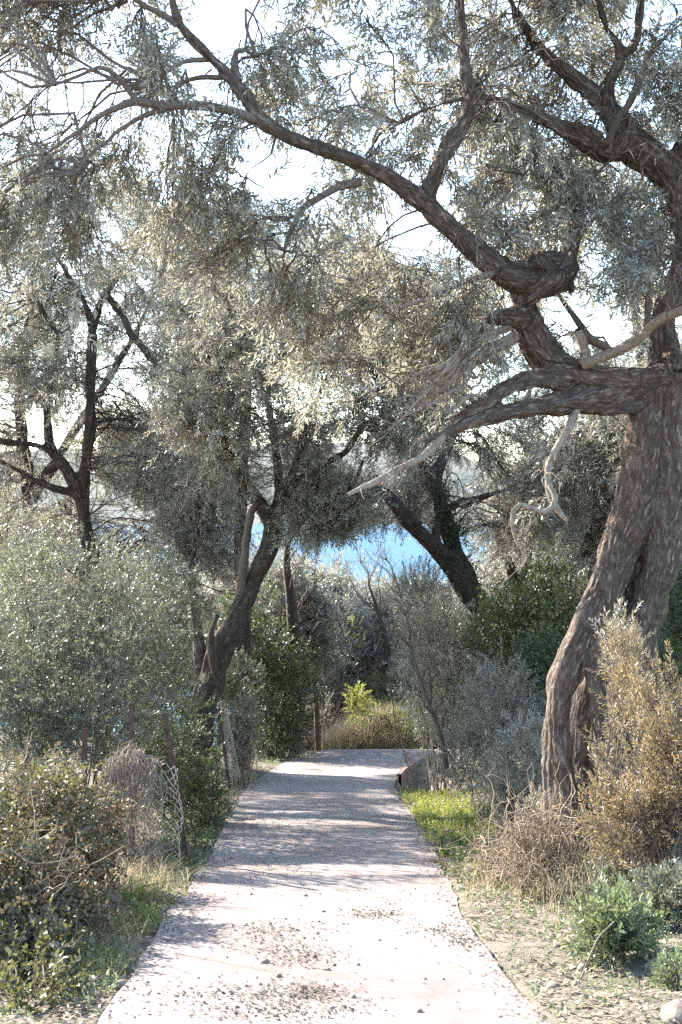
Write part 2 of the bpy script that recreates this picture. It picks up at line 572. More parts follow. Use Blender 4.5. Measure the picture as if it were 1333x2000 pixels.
# sea
m, nt, b = mat('sea_water')
b.inputs['Specular IOR Level'].default_value = .15
b.inputs['Base Color'].default_value = (.04, .115, .19, 1)
b.inputs['Roughness'].default_value = .6
tc = N(nt, 'ShaderNodeTexCoord')
mp = N(nt, 'ShaderNodeMapping')
mp.inputs['Scale'].default_value = (.05, .16, 1)
nt.links.new(tc.outputs['Object'], mp.inputs[0])
bump(nt, b, noise(nt, mp.outputs[0], 3, 5), .9, 2.5)
v = np.array([(-40000, 150, -60), (40000, 150, -60), (40000, 60000, -60), (-40000, 60000, -60.)])
tag(quads('sea', v, [[0, 1, 2, 3]], m), kind='structure')

# hills across the bay
hx = np.linspace(-9000, 9000, 160)
hy = np.linspace(6500, 13000, 60)
X, Y = np.meshgrid(hx, hy)
p = np.stack([X, Y, 0 * X], -1)
ridge = np.sin(np.clip((Y - 6500) / 6500, 0, 1) * PI) ** .8
Z = -75 + ridge * (230 + 260 * vn(p * .0006, 2) + 160 * vn(p * .0018, 3) + 90 * vn(p * .006, 4))
v = np.stack([X, Y, Z], -1).reshape(-1, 3)
ny, nx = X.shape
a = (np.arange(ny - 1)[:, None] * nx + np.arange(nx - 1)[None, :]).ravel()
q = np.stack([a, a + 1, a + nx + 1, a + nx], -1)
m, nt, b = mat('hill_scrub')
tc = N(nt, 'ShaderNodeTexCoord')
cc = ramp(nt, noise(nt, tc.outputs['Object'], .002, 6, .65), [(.35, (.06, .075, .06)), (.65, (.16, .155, .14))])
nt.links.new(cc, b.inputs['Base Color'])
b.inputs['Roughness'].default_value = 1
tag(quads('hills', v, q, m), kind='structure')

# ------------------------------------------------------------------ leaves
class LeafSet:
    """A handful of leafy twigs along +X, reused with turned and scaled copies."""
    def __init__(s, seed, L, pairs, ll, lw, spread=.8, fold=True, droop=.12, alt=False, cup=.25):
        r = np.random.default_rng(seed)
        s.protos, s.L, s.fold = [], L, fold
        for k in range(7):
            vs, tint = [], []
            n = pairs
            for i in range(n):
                tt = (i + .6) / n
                base = np.array([L * tt, .02 * L * math.sin(5 * tt + k), -droop * L * tt * tt])
                for sgn in ((1, -1) if not alt else (1,)):
                    roll = i * (PI / 2 if not alt else 2.4) + (0 if sgn > 0 else PI) + r.normal(0, .35)
                    an = spread * r.uniform(.7, 1.25) * (1 - .35 * tt)
                    rad = np.array([0, math.cos(roll), math.sin(roll)])
                    d = nrm(np.array([math.cos(an), 0, 0]) + rad * math.sin(an) + np.array([0, 0, -.1]) + r.normal(0, .12, 3))
                    up = np.array([0, 0, 1.]) + r.normal(0, .45, 3)
                    sd = nrm(np.cross(up, d))
                    u = np.cross(d, sd)
                    l = ll * r.uniform(.65, 1.15) * (.75 if tt < .15 or tt > .93 else 1)
                    w = lw * r.uniform(.8, 1.2) * l / ll
                    b0 = base + rad * .002
                    cv = u * (-cup * .12 * l)
                    if fold:
                        h = u * w * cup
                        vs.append([b0, b0 + d * l * .33 + sd * w * .5 + h, b0 + d * l * .7 + sd * w * .38 + h + cv * .5, b0 + d * l + cv,
                                   b0 + d * l * .7 - sd * w * .38 + h + cv * .5, b0 + d * l * .33 - sd * w * .5 + h])
                    else:
                        vs.append([b0, b0 + d * l * .48 + sd * w * .5, b0 + d * l + cv, b0 + d * l * .48 - sd * w * .5])
                    tint.append(r.uniform(0, 1))
            tw = np.array([[L * x, .02 * L * math.sin(5 * x + k), -droop * L * x * x] for x in (0, .33, .66, 1)])
            s.protos.append((np.array(vs), np.array(tint), tw))
    def build(s, pos, d, sc, rng, up=None):
        """-> leaf vertices, quads, tint, twig curves."""
        M = len(pos)
        d = nrm(d)
        upv = np.array([0, 0, 1.]) + rng.normal(0, .5, (M, 3))
        y = nrm(np.cross(upv, d))
        z = np.cross(d, y)
        R = np.stack([d, y, z], -1) * sc[:, None, None]
        which = rng.integers(0, len(s.protos), M)
        st = rng.normal(0, .18, M)
        V, T, TW = [], [], np.zeros((M, 4, 3))
        for k, (vs, ti, tw) in enumerate(s.protos):
            ix = np.where(which == k)[0]
            if not len(ix): continue
            w = np.einsum('mij,lvj->mlvi', R[ix], vs) + pos[ix][:, None, None, :]
            V.append(w.reshape(-1, vs.shape[1], 3))
            T.append(np.clip(ti[None] + st[ix][:, None], 0, 1).ravel())
            TW[ix] = np.einsum('mij,vj->mvi', R[ix], tw) + pos[ix][:, None, :]
        V = np.concatenate(V)
        T = np.concatenate(T)
        nv = V.shape[1]
        b = np.arange(len(V))[:, None] * nv
        if s.fold:
            q = np.concatenate([b + np.array([[0, 1, 2, 3]]), b + np.array([[0, 3, 4, 5]])])
        else:
            q = b + np.array([[0, 1, 2, 3]])
        return V.reshape(-1, 3), q, np.repeat(T, nv), TW

L_OLIVE = LeafSet(1, .26, 10, .060, .0130, .85)
L_OLIVE_F = LeafSet(2, .32, 9, .078, .0185, .85, fold=False)
L_OLIVE_FF = LeafSet(3, .42, 8, .115, .030, .9, fold=False)
L_GLOSSY = LeafSet(4, .20, 8, .040, .0190, 1.0, fold=False)
L_IVY = LeafSet(5, .22, 9, .055, .046, 1.1, fold=False, alt=True)
L_BUSH = LeafSet(6, .16, 9, .045, .0170, .9, fold=True)
L_SMALL = LeafSet(7, .12, 7, .028, .020, 1.1, fold=False)
L_BRAMBLE = LeafSet(8, .24, 9, .050, .034, 1.1, fold=True, alt=True)

# places in the crowns where the photo shows open sky or the sea: the shoots there are thinned out
GAPS = [(450, 45, 80, 58, .9), (22, 128, 45, 36, .8), (395, 105, 40, 30, .5), (498, 285, 36, 46, .9), (560, 330, 54, 55, .88), (480, 330, 36, 40, .5),
        (240, 712, 34, 46, .88), (208, 588, 24, 30, .8), (100, 915, 44, 26, .8), (262, 640, 28, 36, .5), (676, 150, 26, 38, .6),
        (1300, 15, 56, 38, .75), (1185, 640, 58, 42, .88), (1235, 690, 28, 32, .9), (1160, 500, 32, 40, .75), (825, 470, 54, 28, .5),
        (1090, 620, 64, 22, .7), (330, 395, 50, 24, .4), (350, 270, 70, 40, .35),
        (728, 1080, 102, 30, .97), (640, 1088, 30, 30, .8), (690, 890, 34, 24, .4), (645, 1000, 20, 28, .5), (800, 1085, 40, 26, .95), (690, 1110, 44, 24, .6)]
def thin_out(p, rng, scale=1.0):
    px, py = proj(p)
    keep = np.ones(len(p), bool)
    for (cx, cy, rx, ry, k) in GAPS:
        e = ((px - cx) / (rx * scale)) ** 2 + ((py - cy) / (ry * scale)) ** 2
        keep &= ~((e < 1) & (rng.random(len(p)) < k))
    return keep

# sunlit openings on the ground (px of the photo): the shoots whose shade would fall there are thinned out too
SUNNY = [(890, 1575, 95, 55, .95), (880, 1508, 45, 18, .9), (655, 1514, 110, 8, .92), (735, 1556, 34, 12, .85), (650, 1613, 170, 7, .85), (770, 1592, 28, 18, .8),
         (480, 1610, 40, 6, .8), (620, 1703, 230, 13, .88), (480, 1742, 110, 15, .92), (740, 1748, 100, 5, .8), (690, 1808, 240, 26, .92), (660, 1905, 420, 74, .94), (780, 1985, 300, 40, .95),
         (735, 1440, 80, 26, .93), (1090, 1930, 230, 80, .95), (270, 1790, 60, 50, .8)]
_S = np.array(SV)
def sun_thin(p, rng):
    q_ = p.copy()
    for _ in range(4):
        t_ = (p[:, 2] - zp(q_[:, 1])) / _S[2]
        q_ = p - _S * t_[:, None]
        q_[:, 1] = np.maximum(q_[:, 1], 4)
    q_[:, 2] = zp(q_[:, 1])
    px, py = proj(q_)
    keep = np.ones(len(p), bool)
    for (cx, cy, rx, ry, k) in SUNNY:
        e = ((px - cx) / rx) ** 2 + ((py - cy) / ry) ** 2
        keep &= ~((e < 1) & (rng.random(len(p)) < k) & (t_ > .6))
    return keep

def in_poly(px, py, poly):
    poly = np.asarray(poly, float)
    ins = np.zeros(len(px), bool)
    j = len(poly) - 1
    for i in range(len(poly)):
        xi, yi = poly[i]; xj, yj = poly[j]
        ins ^= ((yi > py) != (yj > py)) & (px < (xj - xi) * (py - yi) / (yj - yi + 1e-9) + xi)
        j = i
    return ins

def scatter(poly, D0, D1, n, rng):
    poly = np.asarray(poly, float)
    lo, hi = poly.min(0), poly.max(0)
    px = rng.uniform(lo[0], hi[0], n * 8)
    py = rng.uniform(lo[1], hi[1], n * 8)
    k = in_poly(px, py, poly)
    px, py = px[k][:n], py[k][:n]
    D = rng.uniform(D0, D1, len(px))
    return np.stack([(px - CX) / F * D, D, CZ + (CY - py) / F * D], -1)

def line(pts, step=.06):
    """[(px,py,D,r_px)] -> (n,4) smooth curve in metres."""
    p = np.array([[*P(a, b, D), r * D / F] for a, b, D, r in pts])
    L = np.linalg.norm(np.diff(p[:, :3], axis=0), axis=1).sum()
    c4 = crom(p, max(6, int(L / step)))
    c4[:, 3] = np.maximum(c4[:, 3], .003)
    return c4

def wob(cur, amt, rng):
    """Bends each curve of a batch sideways, ends kept."""
    N_, K = cur.shape[:2]
    L = np.linalg.norm(cur[:, -1] - cur[:, 0], axis=-1)
    t = np.linspace(0, 1, K)
    for f in (1, 2, 3):
        a = rng.normal(0, amt / f, (N_, 3)) * L[:, None]
        cur = cur + np.sin(PI * f * t)[None, :, None] * a[:, None, :]
    return cur

def behind_limbs(p, limbs, rng, keep=.12):
    """Old limbs carry few shoots on the side of the path: thins those just in front of the given limbs."""
    px, py = proj(p)
    ok = np.ones(len(p), bool)
    for l in limbs:
        c4 = line(l, .12)
        lx, ly = proj(c4[:, :3])
        rad = c4[:, 3] * F / c4[:, 1] + 22
        for k in range(0, len(c4)):
            ok &= ~(((px - lx[k]) ** 2 + (py - ly[k]) ** 2 < rad[k] ** 2) & (p[:, 1] < c4[k, 1] + .1) & (rng.random(len(p)) > keep))
    return ok

def crown(cl, skel, rng, leaves, R=.5, nsub=6, nspr=6, sc=(.75, 1.25), gapscale=1.0, droop=.35, hang=0., flat=.75, clear=None):
    """Side branches from the limbs to every cluster centre, finer branches round it and leafy twigs on those."""
    M = len(cl)
    d2 = ((cl[:, None, :] - skel[None, :, :3]) ** 2).sum(-1)
    s = skel[np.argmin(d2, axis=1), :3]
    K = 7
    t = np.linspace(0, 1, K)[None, :, None]
    cur = s[:, None] * (1 - t) + cl[:, None] * t
    L = np.linalg.norm(cl - s, axis=1)
    cur[:, :, 2] += (np.sin(PI * t[..., 0]) * .12 * L[:, None])
    cur = wob(cur, .06, rng)
    r0 = np.clip(.006 + .006 * L, .007, .017)
    rad = r0[:, None] * (1 - .65 * np.linspace(0, 1, K))[None]
    tv, tq = tubes(cur, rad, 5)
    T = [(tv, tq)]
    # finer branches
    ix = np.repeat(np.arange(M), nsub)
    tt = rng.uniform(.45, 1, len(ix)) * (K - 1)
    k0 = np.minimum(tt.astype(int), K - 2)
    fr = (tt - k0)[:, None]
    st = cur[ix, k0] * (1 - fr) + cur[ix, k0 + 1] * fr
    off = nrm(rng.normal(0, 1, (len(ix), 3))) * (R * rng.uniform(.35, 1.15, (len(ix), 1)))
    off[:, 2] *= flat
    en = cl[ix] + off
    en[:, 2] -= hang * rng.uniform(0, 1, len(ix))
    K2 = 5
    t = np.linspace(0, 1, K2)[None, :, None]
    c2 = st[:, None] * (1 - t) + en[:, None] * t
    L2 = np.linalg.norm(en - st, axis=1)
    c2[:, :, 2] -= (t[..., 0] ** 2) * .10 * L2[:, None]
    c2 = wob(c2, .08, rng)
    keep = thin_out(c2[:, -1], rng, gapscale) & sun_thin(c2[:, -1], rng)
    c2 = c2[keep]
    rad2 = np.linspace(.0075, .003, K2)[None] * rng.uniform(.7, 1.2, (len(c2), 1))
    T.append(tubes(c2, rad2, 4))
    # leafy twigs
    ix = np.repeat(np.arange(len(c2)), nspr)
    tt = rng.uniform(.22, 1, len(ix)) * (K2 - 1)
    k0 = np.minimum(tt.astype(int), K2 - 2)
    fr = (tt - k0)[:, None]
    pos = c2[ix, k0] * (1 - fr) + c2[ix, k0 + 1] * fr
    d = nrm(c2[ix, k0 + 1] - c2[ix, k0]) * .7 + nrm(rng.normal(0, 1, (len(ix), 3))) * .75
    d[:, 2] -= droop * rng.uniform(-.3, 1, len(ix))
    keep = thin_out(pos + nrm(d) * leaves.L * .6, rng, gapscale)
    keep &= sun_thin(pos + nrm(d) * leaves.L * .6, rng)
    if clear is not None:
        keep &= behind_limbs(pos + nrm(d) * leaves.L * .7, clear, rng)
    pos, d = pos[keep], d[keep]
    lv, lq, lt, tw = leaves.build(pos, d, rng.uniform(sc[0], sc[1], len(pos)), rng)
    T.append(tubes(tw, np.broadcast_to(np.array([[.0028, .0024, .002, .0013]]), (len(tw), 4)), 3))
    return (lv, lq, lt), T

def join(parts):
    V, Q, n0 = [], [], 0
    for v, q in parts:
        V.append(v); Q.append(np.asarray(q) + n0); n0 += len(v)
    return np.vstack(V), np.vstack(Q)

def plant_tree(label, base, mains, thin=(), cl=None, seed=0, leaves=None, lmat=None, bark=None, voxel=.025, disp=.012, name='olive_tree',
               group=None, thin_mat=None, skel_from=.35, cords_from=0, **kw):
    rng = np.random.default_rng(seed)
    root = thing(name, label, 'tree', base, group)
    cur = [line(m) if not isinstance(m, np.ndarray) else m for m in mains]
    rm = []
    for i, c4 in enumerate(cur):
        big = c4[:, 3].max() > .085 and len(c4) > 20 and i >= cords_from
        rm += strands(c4, 4, seed + i) if big else [c4]
    v, q, bk = remesh(rm, voxel, disp=disp, seed=seed, axes=cur)
    quads('trunk', v, q, bark, root, origin=base, bark=bk)
    sk = [c4[int(len(c4) * skel_from):] for c4 in cur]
    for th in thin:
        tm = thin_mat
        if isinstance(th, tuple):
            th, tm = th
        c4 = line(th, .08)
        j = c4.copy()
        rr = np.random.default_rng(len(c4) + seed)
        w = np.sin(np.linspace(0, PI, len(j)))[:, None]
        j[:, :3] += (np.stack([vn(c4[:, :3] * 2.5, k + seed) for k in (1, 2, 3)], -1) - .5) * .12 * w
        j[:, 3] *= 1 + .3 * (vn(c4[:, :3] * 9, seed) - .5)
        j[:, :3] += (np.stack([vn(c4[:, :3] * 9, k + seed) for k in (4, 5, 6)], -1) - .5) * .035 * w
        vq = [tubes(j[None, :, :3], j[None, :, 3], 8)]
        if tm is M_DRY:
            nt_ = 4 + len(j) // 3
            k_ = rr.integers(len(j) // 4, len(j), nt_)
            e_ = j[k_, :3] + nrm(nrm(j[-1, :3] - j[0, :3])[None] * .6 + rr.normal(0, .6, (nt_, 3))) * rr.uniform(.12, .55, (nt_, 1))
            t_ = np.linspace(0, 1, 6)[None, :, None]
            vq.append(tubes(wob(j[k_, None, :3] * (1 - t_) + e_[:, None] * t_, .12, rr), np.linspace(.007, .002, 6)[None] * rr.uniform(.6, 1.2, (nt_, 1)), 5))
        v, q = join(vq)
        quads('branch', v, q, tm or bark, root, origin=base, bark=along(v, [j]))
        sk.append(j)
    if cl is not None:
        skel = np.vstack(sk)
        (lv, lq, lt), T = crown(cl, skel, rng, leaves, **kw)
        quads('foliage', lv, lq, lmat, root, tint=lt, origin=base)
        v, q = join(T)
        quads('twigs', v, q, M_TWIG if bark is not M_BARK_D else M_TWIG_D, root, origin=base)
    return root

# ------------------------------------------------------------------ the old olive on the right
rng = np.random.default_rng(11)
D = 13.0
mains = [
    # twisted strands of the trunk
    [(1112, 1760, 13, 52), (1100, 1650, 12.95, 44), (1098, 1560, 12.9, 36), (1090, 1470, 12.88, 29), (1088, 1410, 12.88, 25), (1096, 1345, 12.88, 27), (1114, 1285, 12.89, 31), (1140, 1230, 12.9, 33), (1172, 1170, 12.95, 36), (1206, 1090, 13, 38), (1238, 1000, 13, 40), (1260, 900, 13, 41), (1268, 820, 13, 44), (1285, 745, 13, 50)],
    [(1196, 1760, 12.9, 40), (1192, 1620, 12.8, 26), (1184, 1540, 12.76, 25), (1176, 1470, 12.74, 25), (1170, 1400, 12.76, 19), (1163, 1340, 12.8, 16), (1166, 1285, 12.85, 26), (1186, 1210, 12.9, 34), (1196, 1140, 12.92, 30), (1212, 1060, 13.0, 34)],
    [(1262, 1760, 13.1, 66), (1246, 1640, 13.05, 56), (1238, 1500, 13.02, 46), (1232, 1380, 13, 44), (1242, 1280, 13, 42), (1262, 1190, 13, 38), (1286, 1100, 13, 41), (1298, 1000, 13, 48), (1296, 900, 13, 56), (1300, 820, 13, 54), (1306, 735, 13, 56)],
    [(1190, 1760, 13.55, 70), (1150, 1560, 13.55, 52), (1150, 1420, 13.55, 52), (1178, 1280, 13.42, 48), (1215, 1140, 13.28, 50), (1262, 960, 13.25, 54), (1290, 800, 13.2, 54)],
    # great limb leaving to the left, turning up at the elbow and reaching over the path
    [(1300, 745, 13, 52), (1240, 752, 12.98, 46), (1180, 746, 12.92, 42), (1120, 735, 12.88, 42), (1068, 700, 12.84, 42), (1038, 650, 12.8, 36), (1022, 600, 12.76, 27), (1016, 558, 12.72, 28), (982, 528, 12.68, 27), (930, 487, 12.6, 24), (880, 440, 12.5, 22), (830, 395, 12.4, 23), (770, 355, 12.3, 21), (690, 312, 12.2, 18), (610, 283, 12.1, 16), (548, 258, 12.05, 16), (510, 232, 12.0, 17), (478, 185, 11.95, 16), (425, 125, 11.9, 13.5), (375, 75, 11.85, 11), (348, 40, 11.8, 10)],
    [(348, 44, 11.8, 10), (335, -10, 11.75, 8), (320, -80, 11.7, 6)],
    # knot by the elbow
    [(975, 535, 12.66, 24), (1035, 556, 12.64, 26), (1085, 552, 12.7, 25), (1118, 525, 12.82, 17)],
    [(1000, 520, 12.75, 17), (1050, 530, 12.8, 22), (1100, 548, 12.8, 18), (1120, 570, 12.8, 8)],
    [(1030, 590, 12.6, 9), (1062, 568, 12.58, 10), (1080, 535, 12.62, 9), (1050, 505, 12.7, 8)],
    [(1040, 520, 12.8, 22), (1090, 512, 12.85, 22), (1128, 530, 12.9, 12)],
    [(1016, 618, 12.72, 26), (985, 618, 12.62, 18), (952, 626, 12.55, 9)],
    # upright from the great limb
    [(828, 392, 12.42, 22), (845, 345, 12.45, 19), (872, 290, 12.5, 18), (905, 240, 12.55, 17), (918, 200, 12.6, 16), (908, 140, 12.65, 13), (906, 70, 12.7, 12), (898, -20, 12.75, 10), (880, -120, 12.8, 7)],
    # twin low limbs to the left
    [(1260, 770, 13, 40), (1180, 778, 12.9, 36), (1110, 788, 12.75, 28), (1040, 796, 12.6, 23), (970, 808, 12.45, 21), (910, 828, 12.35, 15), (862, 850, 12.25, 9), (820, 862, 12.2, 5)],
    [(1100, 738, 12.8, 30), (1040, 742, 12.65, 22), (990, 760, 12.5, 19), (940, 792, 12.4, 17), (905, 806, 12.34, 13), (880, 822, 12.3, 6)],
    # second great limb, up the right edge of the picture and back to the left
    [(1315, 745, 13.15, 50), (1300, 680, 13.25, 34), (1298, 610, 13.35, 32), (1340, 510, 13.45, 34), (1345, 420, 13.45, 36), (1310, 345, 13.4, 38), (1262, 302, 13.35, 42), (1222, 285, 13.3, 36), (1180, 300, 13.25, 22), (1150, 275, 13.2, 28), (1100, 252, 13.15, 21), (1050, 228, 13.1, 15), (1000, 206, 13.05, 11), (950, 192, 13.0, 8), (890, 196, 12.9, 6), (830, 215, 12.8, 4), (780, 240, 12.7, 2.5)],
    [(1250, 300, 13.35, 36), (1215, 245, 13.4, 28), (1170, 195, 13.5, 22), (1110, 145, 13.6, 18), (1060, 98, 13.7, 14), (1015, 40, 13.8, 11), (985, -30, 13.9, 8)],
    [(1200, 235, 13.4, 20), (1192, 170, 13.35, 13), (1212, 105, 13.3, 15), (1185, 55, 13.3, 9), (1165, -10, 13.3, 7)],
    [(1210, 110, 13.3, 12), (1240, 85, 13.3, 9), (1252, 20, 13.3, 9), (1256, -60, 13.3, 7)],
    [(1112, 520, 12.82, 14), (1118, 480, 12.9, 13), (1132, 420, 13.0, 12), (1142, 365, 13.1, 10), (1165, 330, 13.2, 10)],
    [(1310, 330, 13.4, 20), (1380, 200, 13.2, 18), (1440, 60, 13, 14), (1470, -100, 12.9, 9)],
]
thin = [
    [(502, 236, 12.0, 10), (455, 220, 11.85, 9), (400, 212, 11.7, 9), (320, 208, 11.6, 8), (265, 196, 11.5, 8), (215, 215, 11.4, 6), (150, 262, 11.3, 4), (90, 300, 11.2, 2)],
    [(268, 197, 11.5, 6), (225, 150, 11.4, 5), (180, 128, 11.3, 4), (110, 165, 11.2, 2.5)],
    [(330, 210, 11.6, 6), (260, 235, 11.55, 4.5), (190, 290, 11.5, 3.5), (150, 340, 11.4, 2)],
    [(412, 115, 11.9, 6), (350, 125, 11.8, 5), (300, 160, 11.7, 4), (260, 190, 11.6, 3)],
    [(346, 48, 11.8, 7), (300, 20, 11.75, 6), (250, -20, 11.7, 5)],
    [(465, 160, 11.95, 8), (462, 120, 12.0, 8), (478, 98, 12.0, 5), (500, 110, 12.1, 3)],
    [(442, 150, 11.9, 6), (380, 155, 12.0, 5), (330, 180, 12.1, 3.5)],
    [(705, 354, 12.2, 9), (640, 376, 12.1, 8), (595, 402, 12.0, 7), (565, 455, 11.95, 5), (556, 490, 11.9, 3)],
    ([(872, 838, 12.3, 9), (840, 882, 12.1, 8), (790, 915, 11.9, 7), (735, 940, 11.7, 6.5), (678, 967, 11.5, 4)], M_DRY),
    ([(1135, 790, 12.8, 8), (1108, 835, 12.6, 8), (1072, 905, 12.45, 7.5), (1068, 955, 12.4, 7), (1098, 1005, 12.35, 5.5), (1110, 1018, 12.3, 3)], M_DRY),
    ([(1072, 945, 12.4, 6), (1085, 980, 12.3, 6), (1066, 1002, 12.25, 6), (1010, 990, 12.2, 5), (1006, 1040, 12.2, 3.5), (1030, 1090, 12.2, 2)], M_DRY),
    ([(1140, 712, 12.7, 11), (1200, 682, 12.5, 11), (1262, 645, 12.3, 10), (1340, 600, 12.0, 9), (1420, 560, 11.8, 8)], M_DRY),
    ([(1142, 712, 12.72, 12), (1136, 675, 12.7, 11), (1128, 648, 12.7, 10)], M_DRY),
    [(1128, 650, 12.72, 11), (1160, 668, 12.9, 10), (1200, 690, 13.1, 9)],
    ([(1262, 640, 12.35, 6), (1270, 590, 12.35, 6), (1268, 540, 12.4, 4)], M_TWIG),
    ([(1010, 660, 12.75, 9), (960, 685, 12.55, 8), (905, 705, 12.4, 6), (850, 720, 12.25, 5), (800, 735, 12.1, 3)], M_DRY),
    ([(1000, 640, 12.7, 6), (950, 660, 12.5, 5), (890, 700, 12.3, 4), (850, 745, 12.2, 2.5)], M_DRY),
    ([(1005, 650, 12.7, 6), (940, 692, 12.45, 5), (880, 750, 12.3, 3.5), (820, 790, 12.2, 2)], M_DRY),
    ([(975, 680, 12.6, 5), (915, 730, 12.4, 4), (860, 765, 12.3, 3), (805, 770, 12.2, 2)], M_DRY),
    ([(960, 535, 12.6, 7), (900, 560, 12.4, 6), (830, 580, 12.2, 4), (780, 600, 12.0, 3)], M_DRY),
] + [
    ([(1006 - 18 * (k % 3), 632 + 9 * k, 12.7, 4.5), (950 - 5 * k, 655 + 12 * k, 12.45, 4), (895 - 3 * k, 690 + 13 * k, 12.3, 3), (850 - 11 * k, 720 + 12 * k + 25 * (k % 2), 12.15, 1.5)], M_DRY) for k in range(6)] + [
    ([(960 - 20 * k, 790 + 8 * k, 12.5, 5), (930 - 30 * k, 770 - 10 * k, 12.3, 4), (880 - 22 * k, 800 - 14 * k, 12.1, 3), (820 - 24 * k, 790 + 20 * k, 12, 1.5)], M_DRY) for k in range(3)] + [
    [(1150, 340, 13.2, 9), (1090, 345, 13.0, 8), (1020, 335, 12.9, 6), (950, 322, 12.8, 4)],
    [(1120, 380, 13.1, 7), (1060, 420, 12.9, 6), (990, 460, 12.7, 4), (940, 520, 12.6, 3)],
    [(1185, 300, 13.2, 9), (1205, 250, 13.15, 8), (1240, 180, 13.1, 7), (1270, 100, 13.0, 5)],
]
reg = [(-220, -320), (1650, -320), (1650, 560), (1300, 600), (1130, 610), (1000, 690), (840, 760), (700, 640), (600, 520), (380, 520), (0, 500), (-220, 460)]
cl = scatter(reg, 11.7, 15.0, 230, rng)
more = scatter([(820, -60), (1333, -60), (1333, 420), (980, 520), (820, 350)], 12.8, 14.8, 45, rng)
cl = np.vstack([cl, more, scatter([(600, 500), (960, 560), (860, 790), (660, 820), (480, 640)], 12.2, 16, 20, rng), scatter([(1180, 380), (1333, 340), (1333, 560), (1230, 560)], 11.6, 12.8, 10, rng)])
base = G(1180, 0, 13.0)
plant_tree('huge old olive with a thick twisted hollow trunk leaning beside the path at the right', base, mains, thin, cl, 21, L_OLIVE, M_OLIVE, M_BARK, voxel=.0145, disp=.016, cords_from=4,
           skel_from=.15, thin_mat=M_TWIG, R=.46, nsub=8, nspr=5, sc=(1.0, 1.8), hang=.3, clear=mains[4:18])

# ------------------------------------------------------------------ leaning olive left of the path
rng = np.random.default_rng(12)
mains = [
    [(330, 1640, 20, 48), (362, 1500, 20, 40), (392, 1400, 20, 31), (424, 1300, 20, 26), (456, 1220, 20, 24), (492, 1140, 20, 23), (526, 1070, 20, 22), (545, 1005, 20, 21), (545, 950, 20.1, 12), (540, 880, 20.2, 10), (525, 780, 20.3, 8), (530, 660, 20.4, 5)],
    [(540, 1040, 20, 20), (518, 1000, 19.9, 17), (490, 962, 19.8, 15), (462, 915, 19.6, 11), (440, 850, 19.4, 9), (455, 770, 19.2, 7), (480, 680, 19, 5)],
    [(552, 1000, 20, 14), (572, 930, 20, 10), (590, 860, 19.8, 9), (620, 780, 19.6, 7), (660, 690, 19.4, 5), (690, 600, 19.2, 3)],
    [(405, 1400, 20.2, 22), (392, 1300, 20.4, 16), (384, 1210, 20.6, 12), (375, 1120, 20.8, 9), (390, 1000, 21, 6)],
    [(300, 1620, 19.5, 30), (318, 1500, 19.5, 20), (305, 1420, 19.4, 14), (260, 1400, 19.3, 9)],
]
thin = [
    [(555, 1002, 20, 8), (600, 995, 20, 7), (645, 980, 19.9, 6), (690, 950, 19.8, 4), (710, 900, 19.7, 3)],
    [(575, 945, 20, 8), (620, 915, 19.9, 7), (665, 885, 19.8, 6), (705, 840, 19.6, 5), (780, 790, 19.4, 3)],
    ([(470, 1160, 19.9, 9), (478, 1090, 19.8, 8), (486, 1020, 19.8, 8), (505, 975, 19.8, 5)], M_TWIG),
    [(420, 1320, 19.8, 7), (412, 1260, 19.7, 6), (425, 1200, 19.6, 4)],
]
cl = scatter([(330, 600), (500, 500), (760, 520), (900, 640), (880, 800), (800, 860), (700, 900), (610, 880), (500, 960), (380, 960), (310, 800)], 17.5, 21.5, 95, rng)
cl = np.vstack([cl, scatter([(330, 930), (450, 960), (440, 1120), (390, 1280), (330, 1250)], 21, 23, 24, rng), scatter([(590, 930), (720, 920), (710, 1025), (590, 1035)], 19, 20.5, 17, rng)])
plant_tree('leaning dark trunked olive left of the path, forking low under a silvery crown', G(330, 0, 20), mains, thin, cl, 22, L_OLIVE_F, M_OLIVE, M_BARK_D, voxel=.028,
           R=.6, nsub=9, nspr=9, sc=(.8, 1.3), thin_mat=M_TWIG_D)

# ------------------------------------------------------------------ twin-stemmed olive at the far left
rng = np.random.default_rng(13)
mains = [
    [(200, 1560, 23, 26), (198, 1400, 23, 22), (196, 1250, 23, 19), (185, 1120, 23, 17), (165, 1020, 23, 16), (158, 965, 23, 17), (168, 900, 23, 12), (176, 830, 23, 12), (178, 740, 23.1, 11), (180, 655, 23.2, 11), (168, 600, 23.3, 8), (135, 540, 23.4, 6), (100, 480, 23.5, 4)],
    [(178, 650, 23.2, 9), (200, 585, 23.2, 7), (245, 520, 23.1, 5), (290, 460, 23, 3)],
    [(158, 970, 23, 15), (130, 915, 22.9, 12), (98, 870, 22.8, 11), (92, 800, 22.7, 9), (102, 720, 22.6, 8), (108, 650, 22.5, 7), (75, 590, 22.4, 5), (50, 500, 22.3, 3)],
    [(155, 965, 23, 11), (110, 955, 22.8, 9), (60, 935, 22.6, 7), (10, 905, 22.4, 5), (-60, 880, 22.2, 4)],
    [(100, 880, 22.8, 7), (60, 868, 22.6, 7), (0, 862, 22.4, 7), (-60, 850, 22.2, 5)],
]
thin = [[(205, 570, 23.2, 7), (240, 620, 22.9, 7), (275, 670, 22.7, 7), (310, 715, 22.5, 5), (340, 740, 22.4, 3)],
        [(190, 1150, 23, 8), (150, 1120, 22.8, 9), (120, 1105, 22.6, 7)]]
cl = scatter([(-200, 380), (150, 360), (420, 420), (450, 560), (380, 760), (430, 960), (400, 1120), (200, 1180), (-200, 1160)], 20.5, 26, 165, rng)
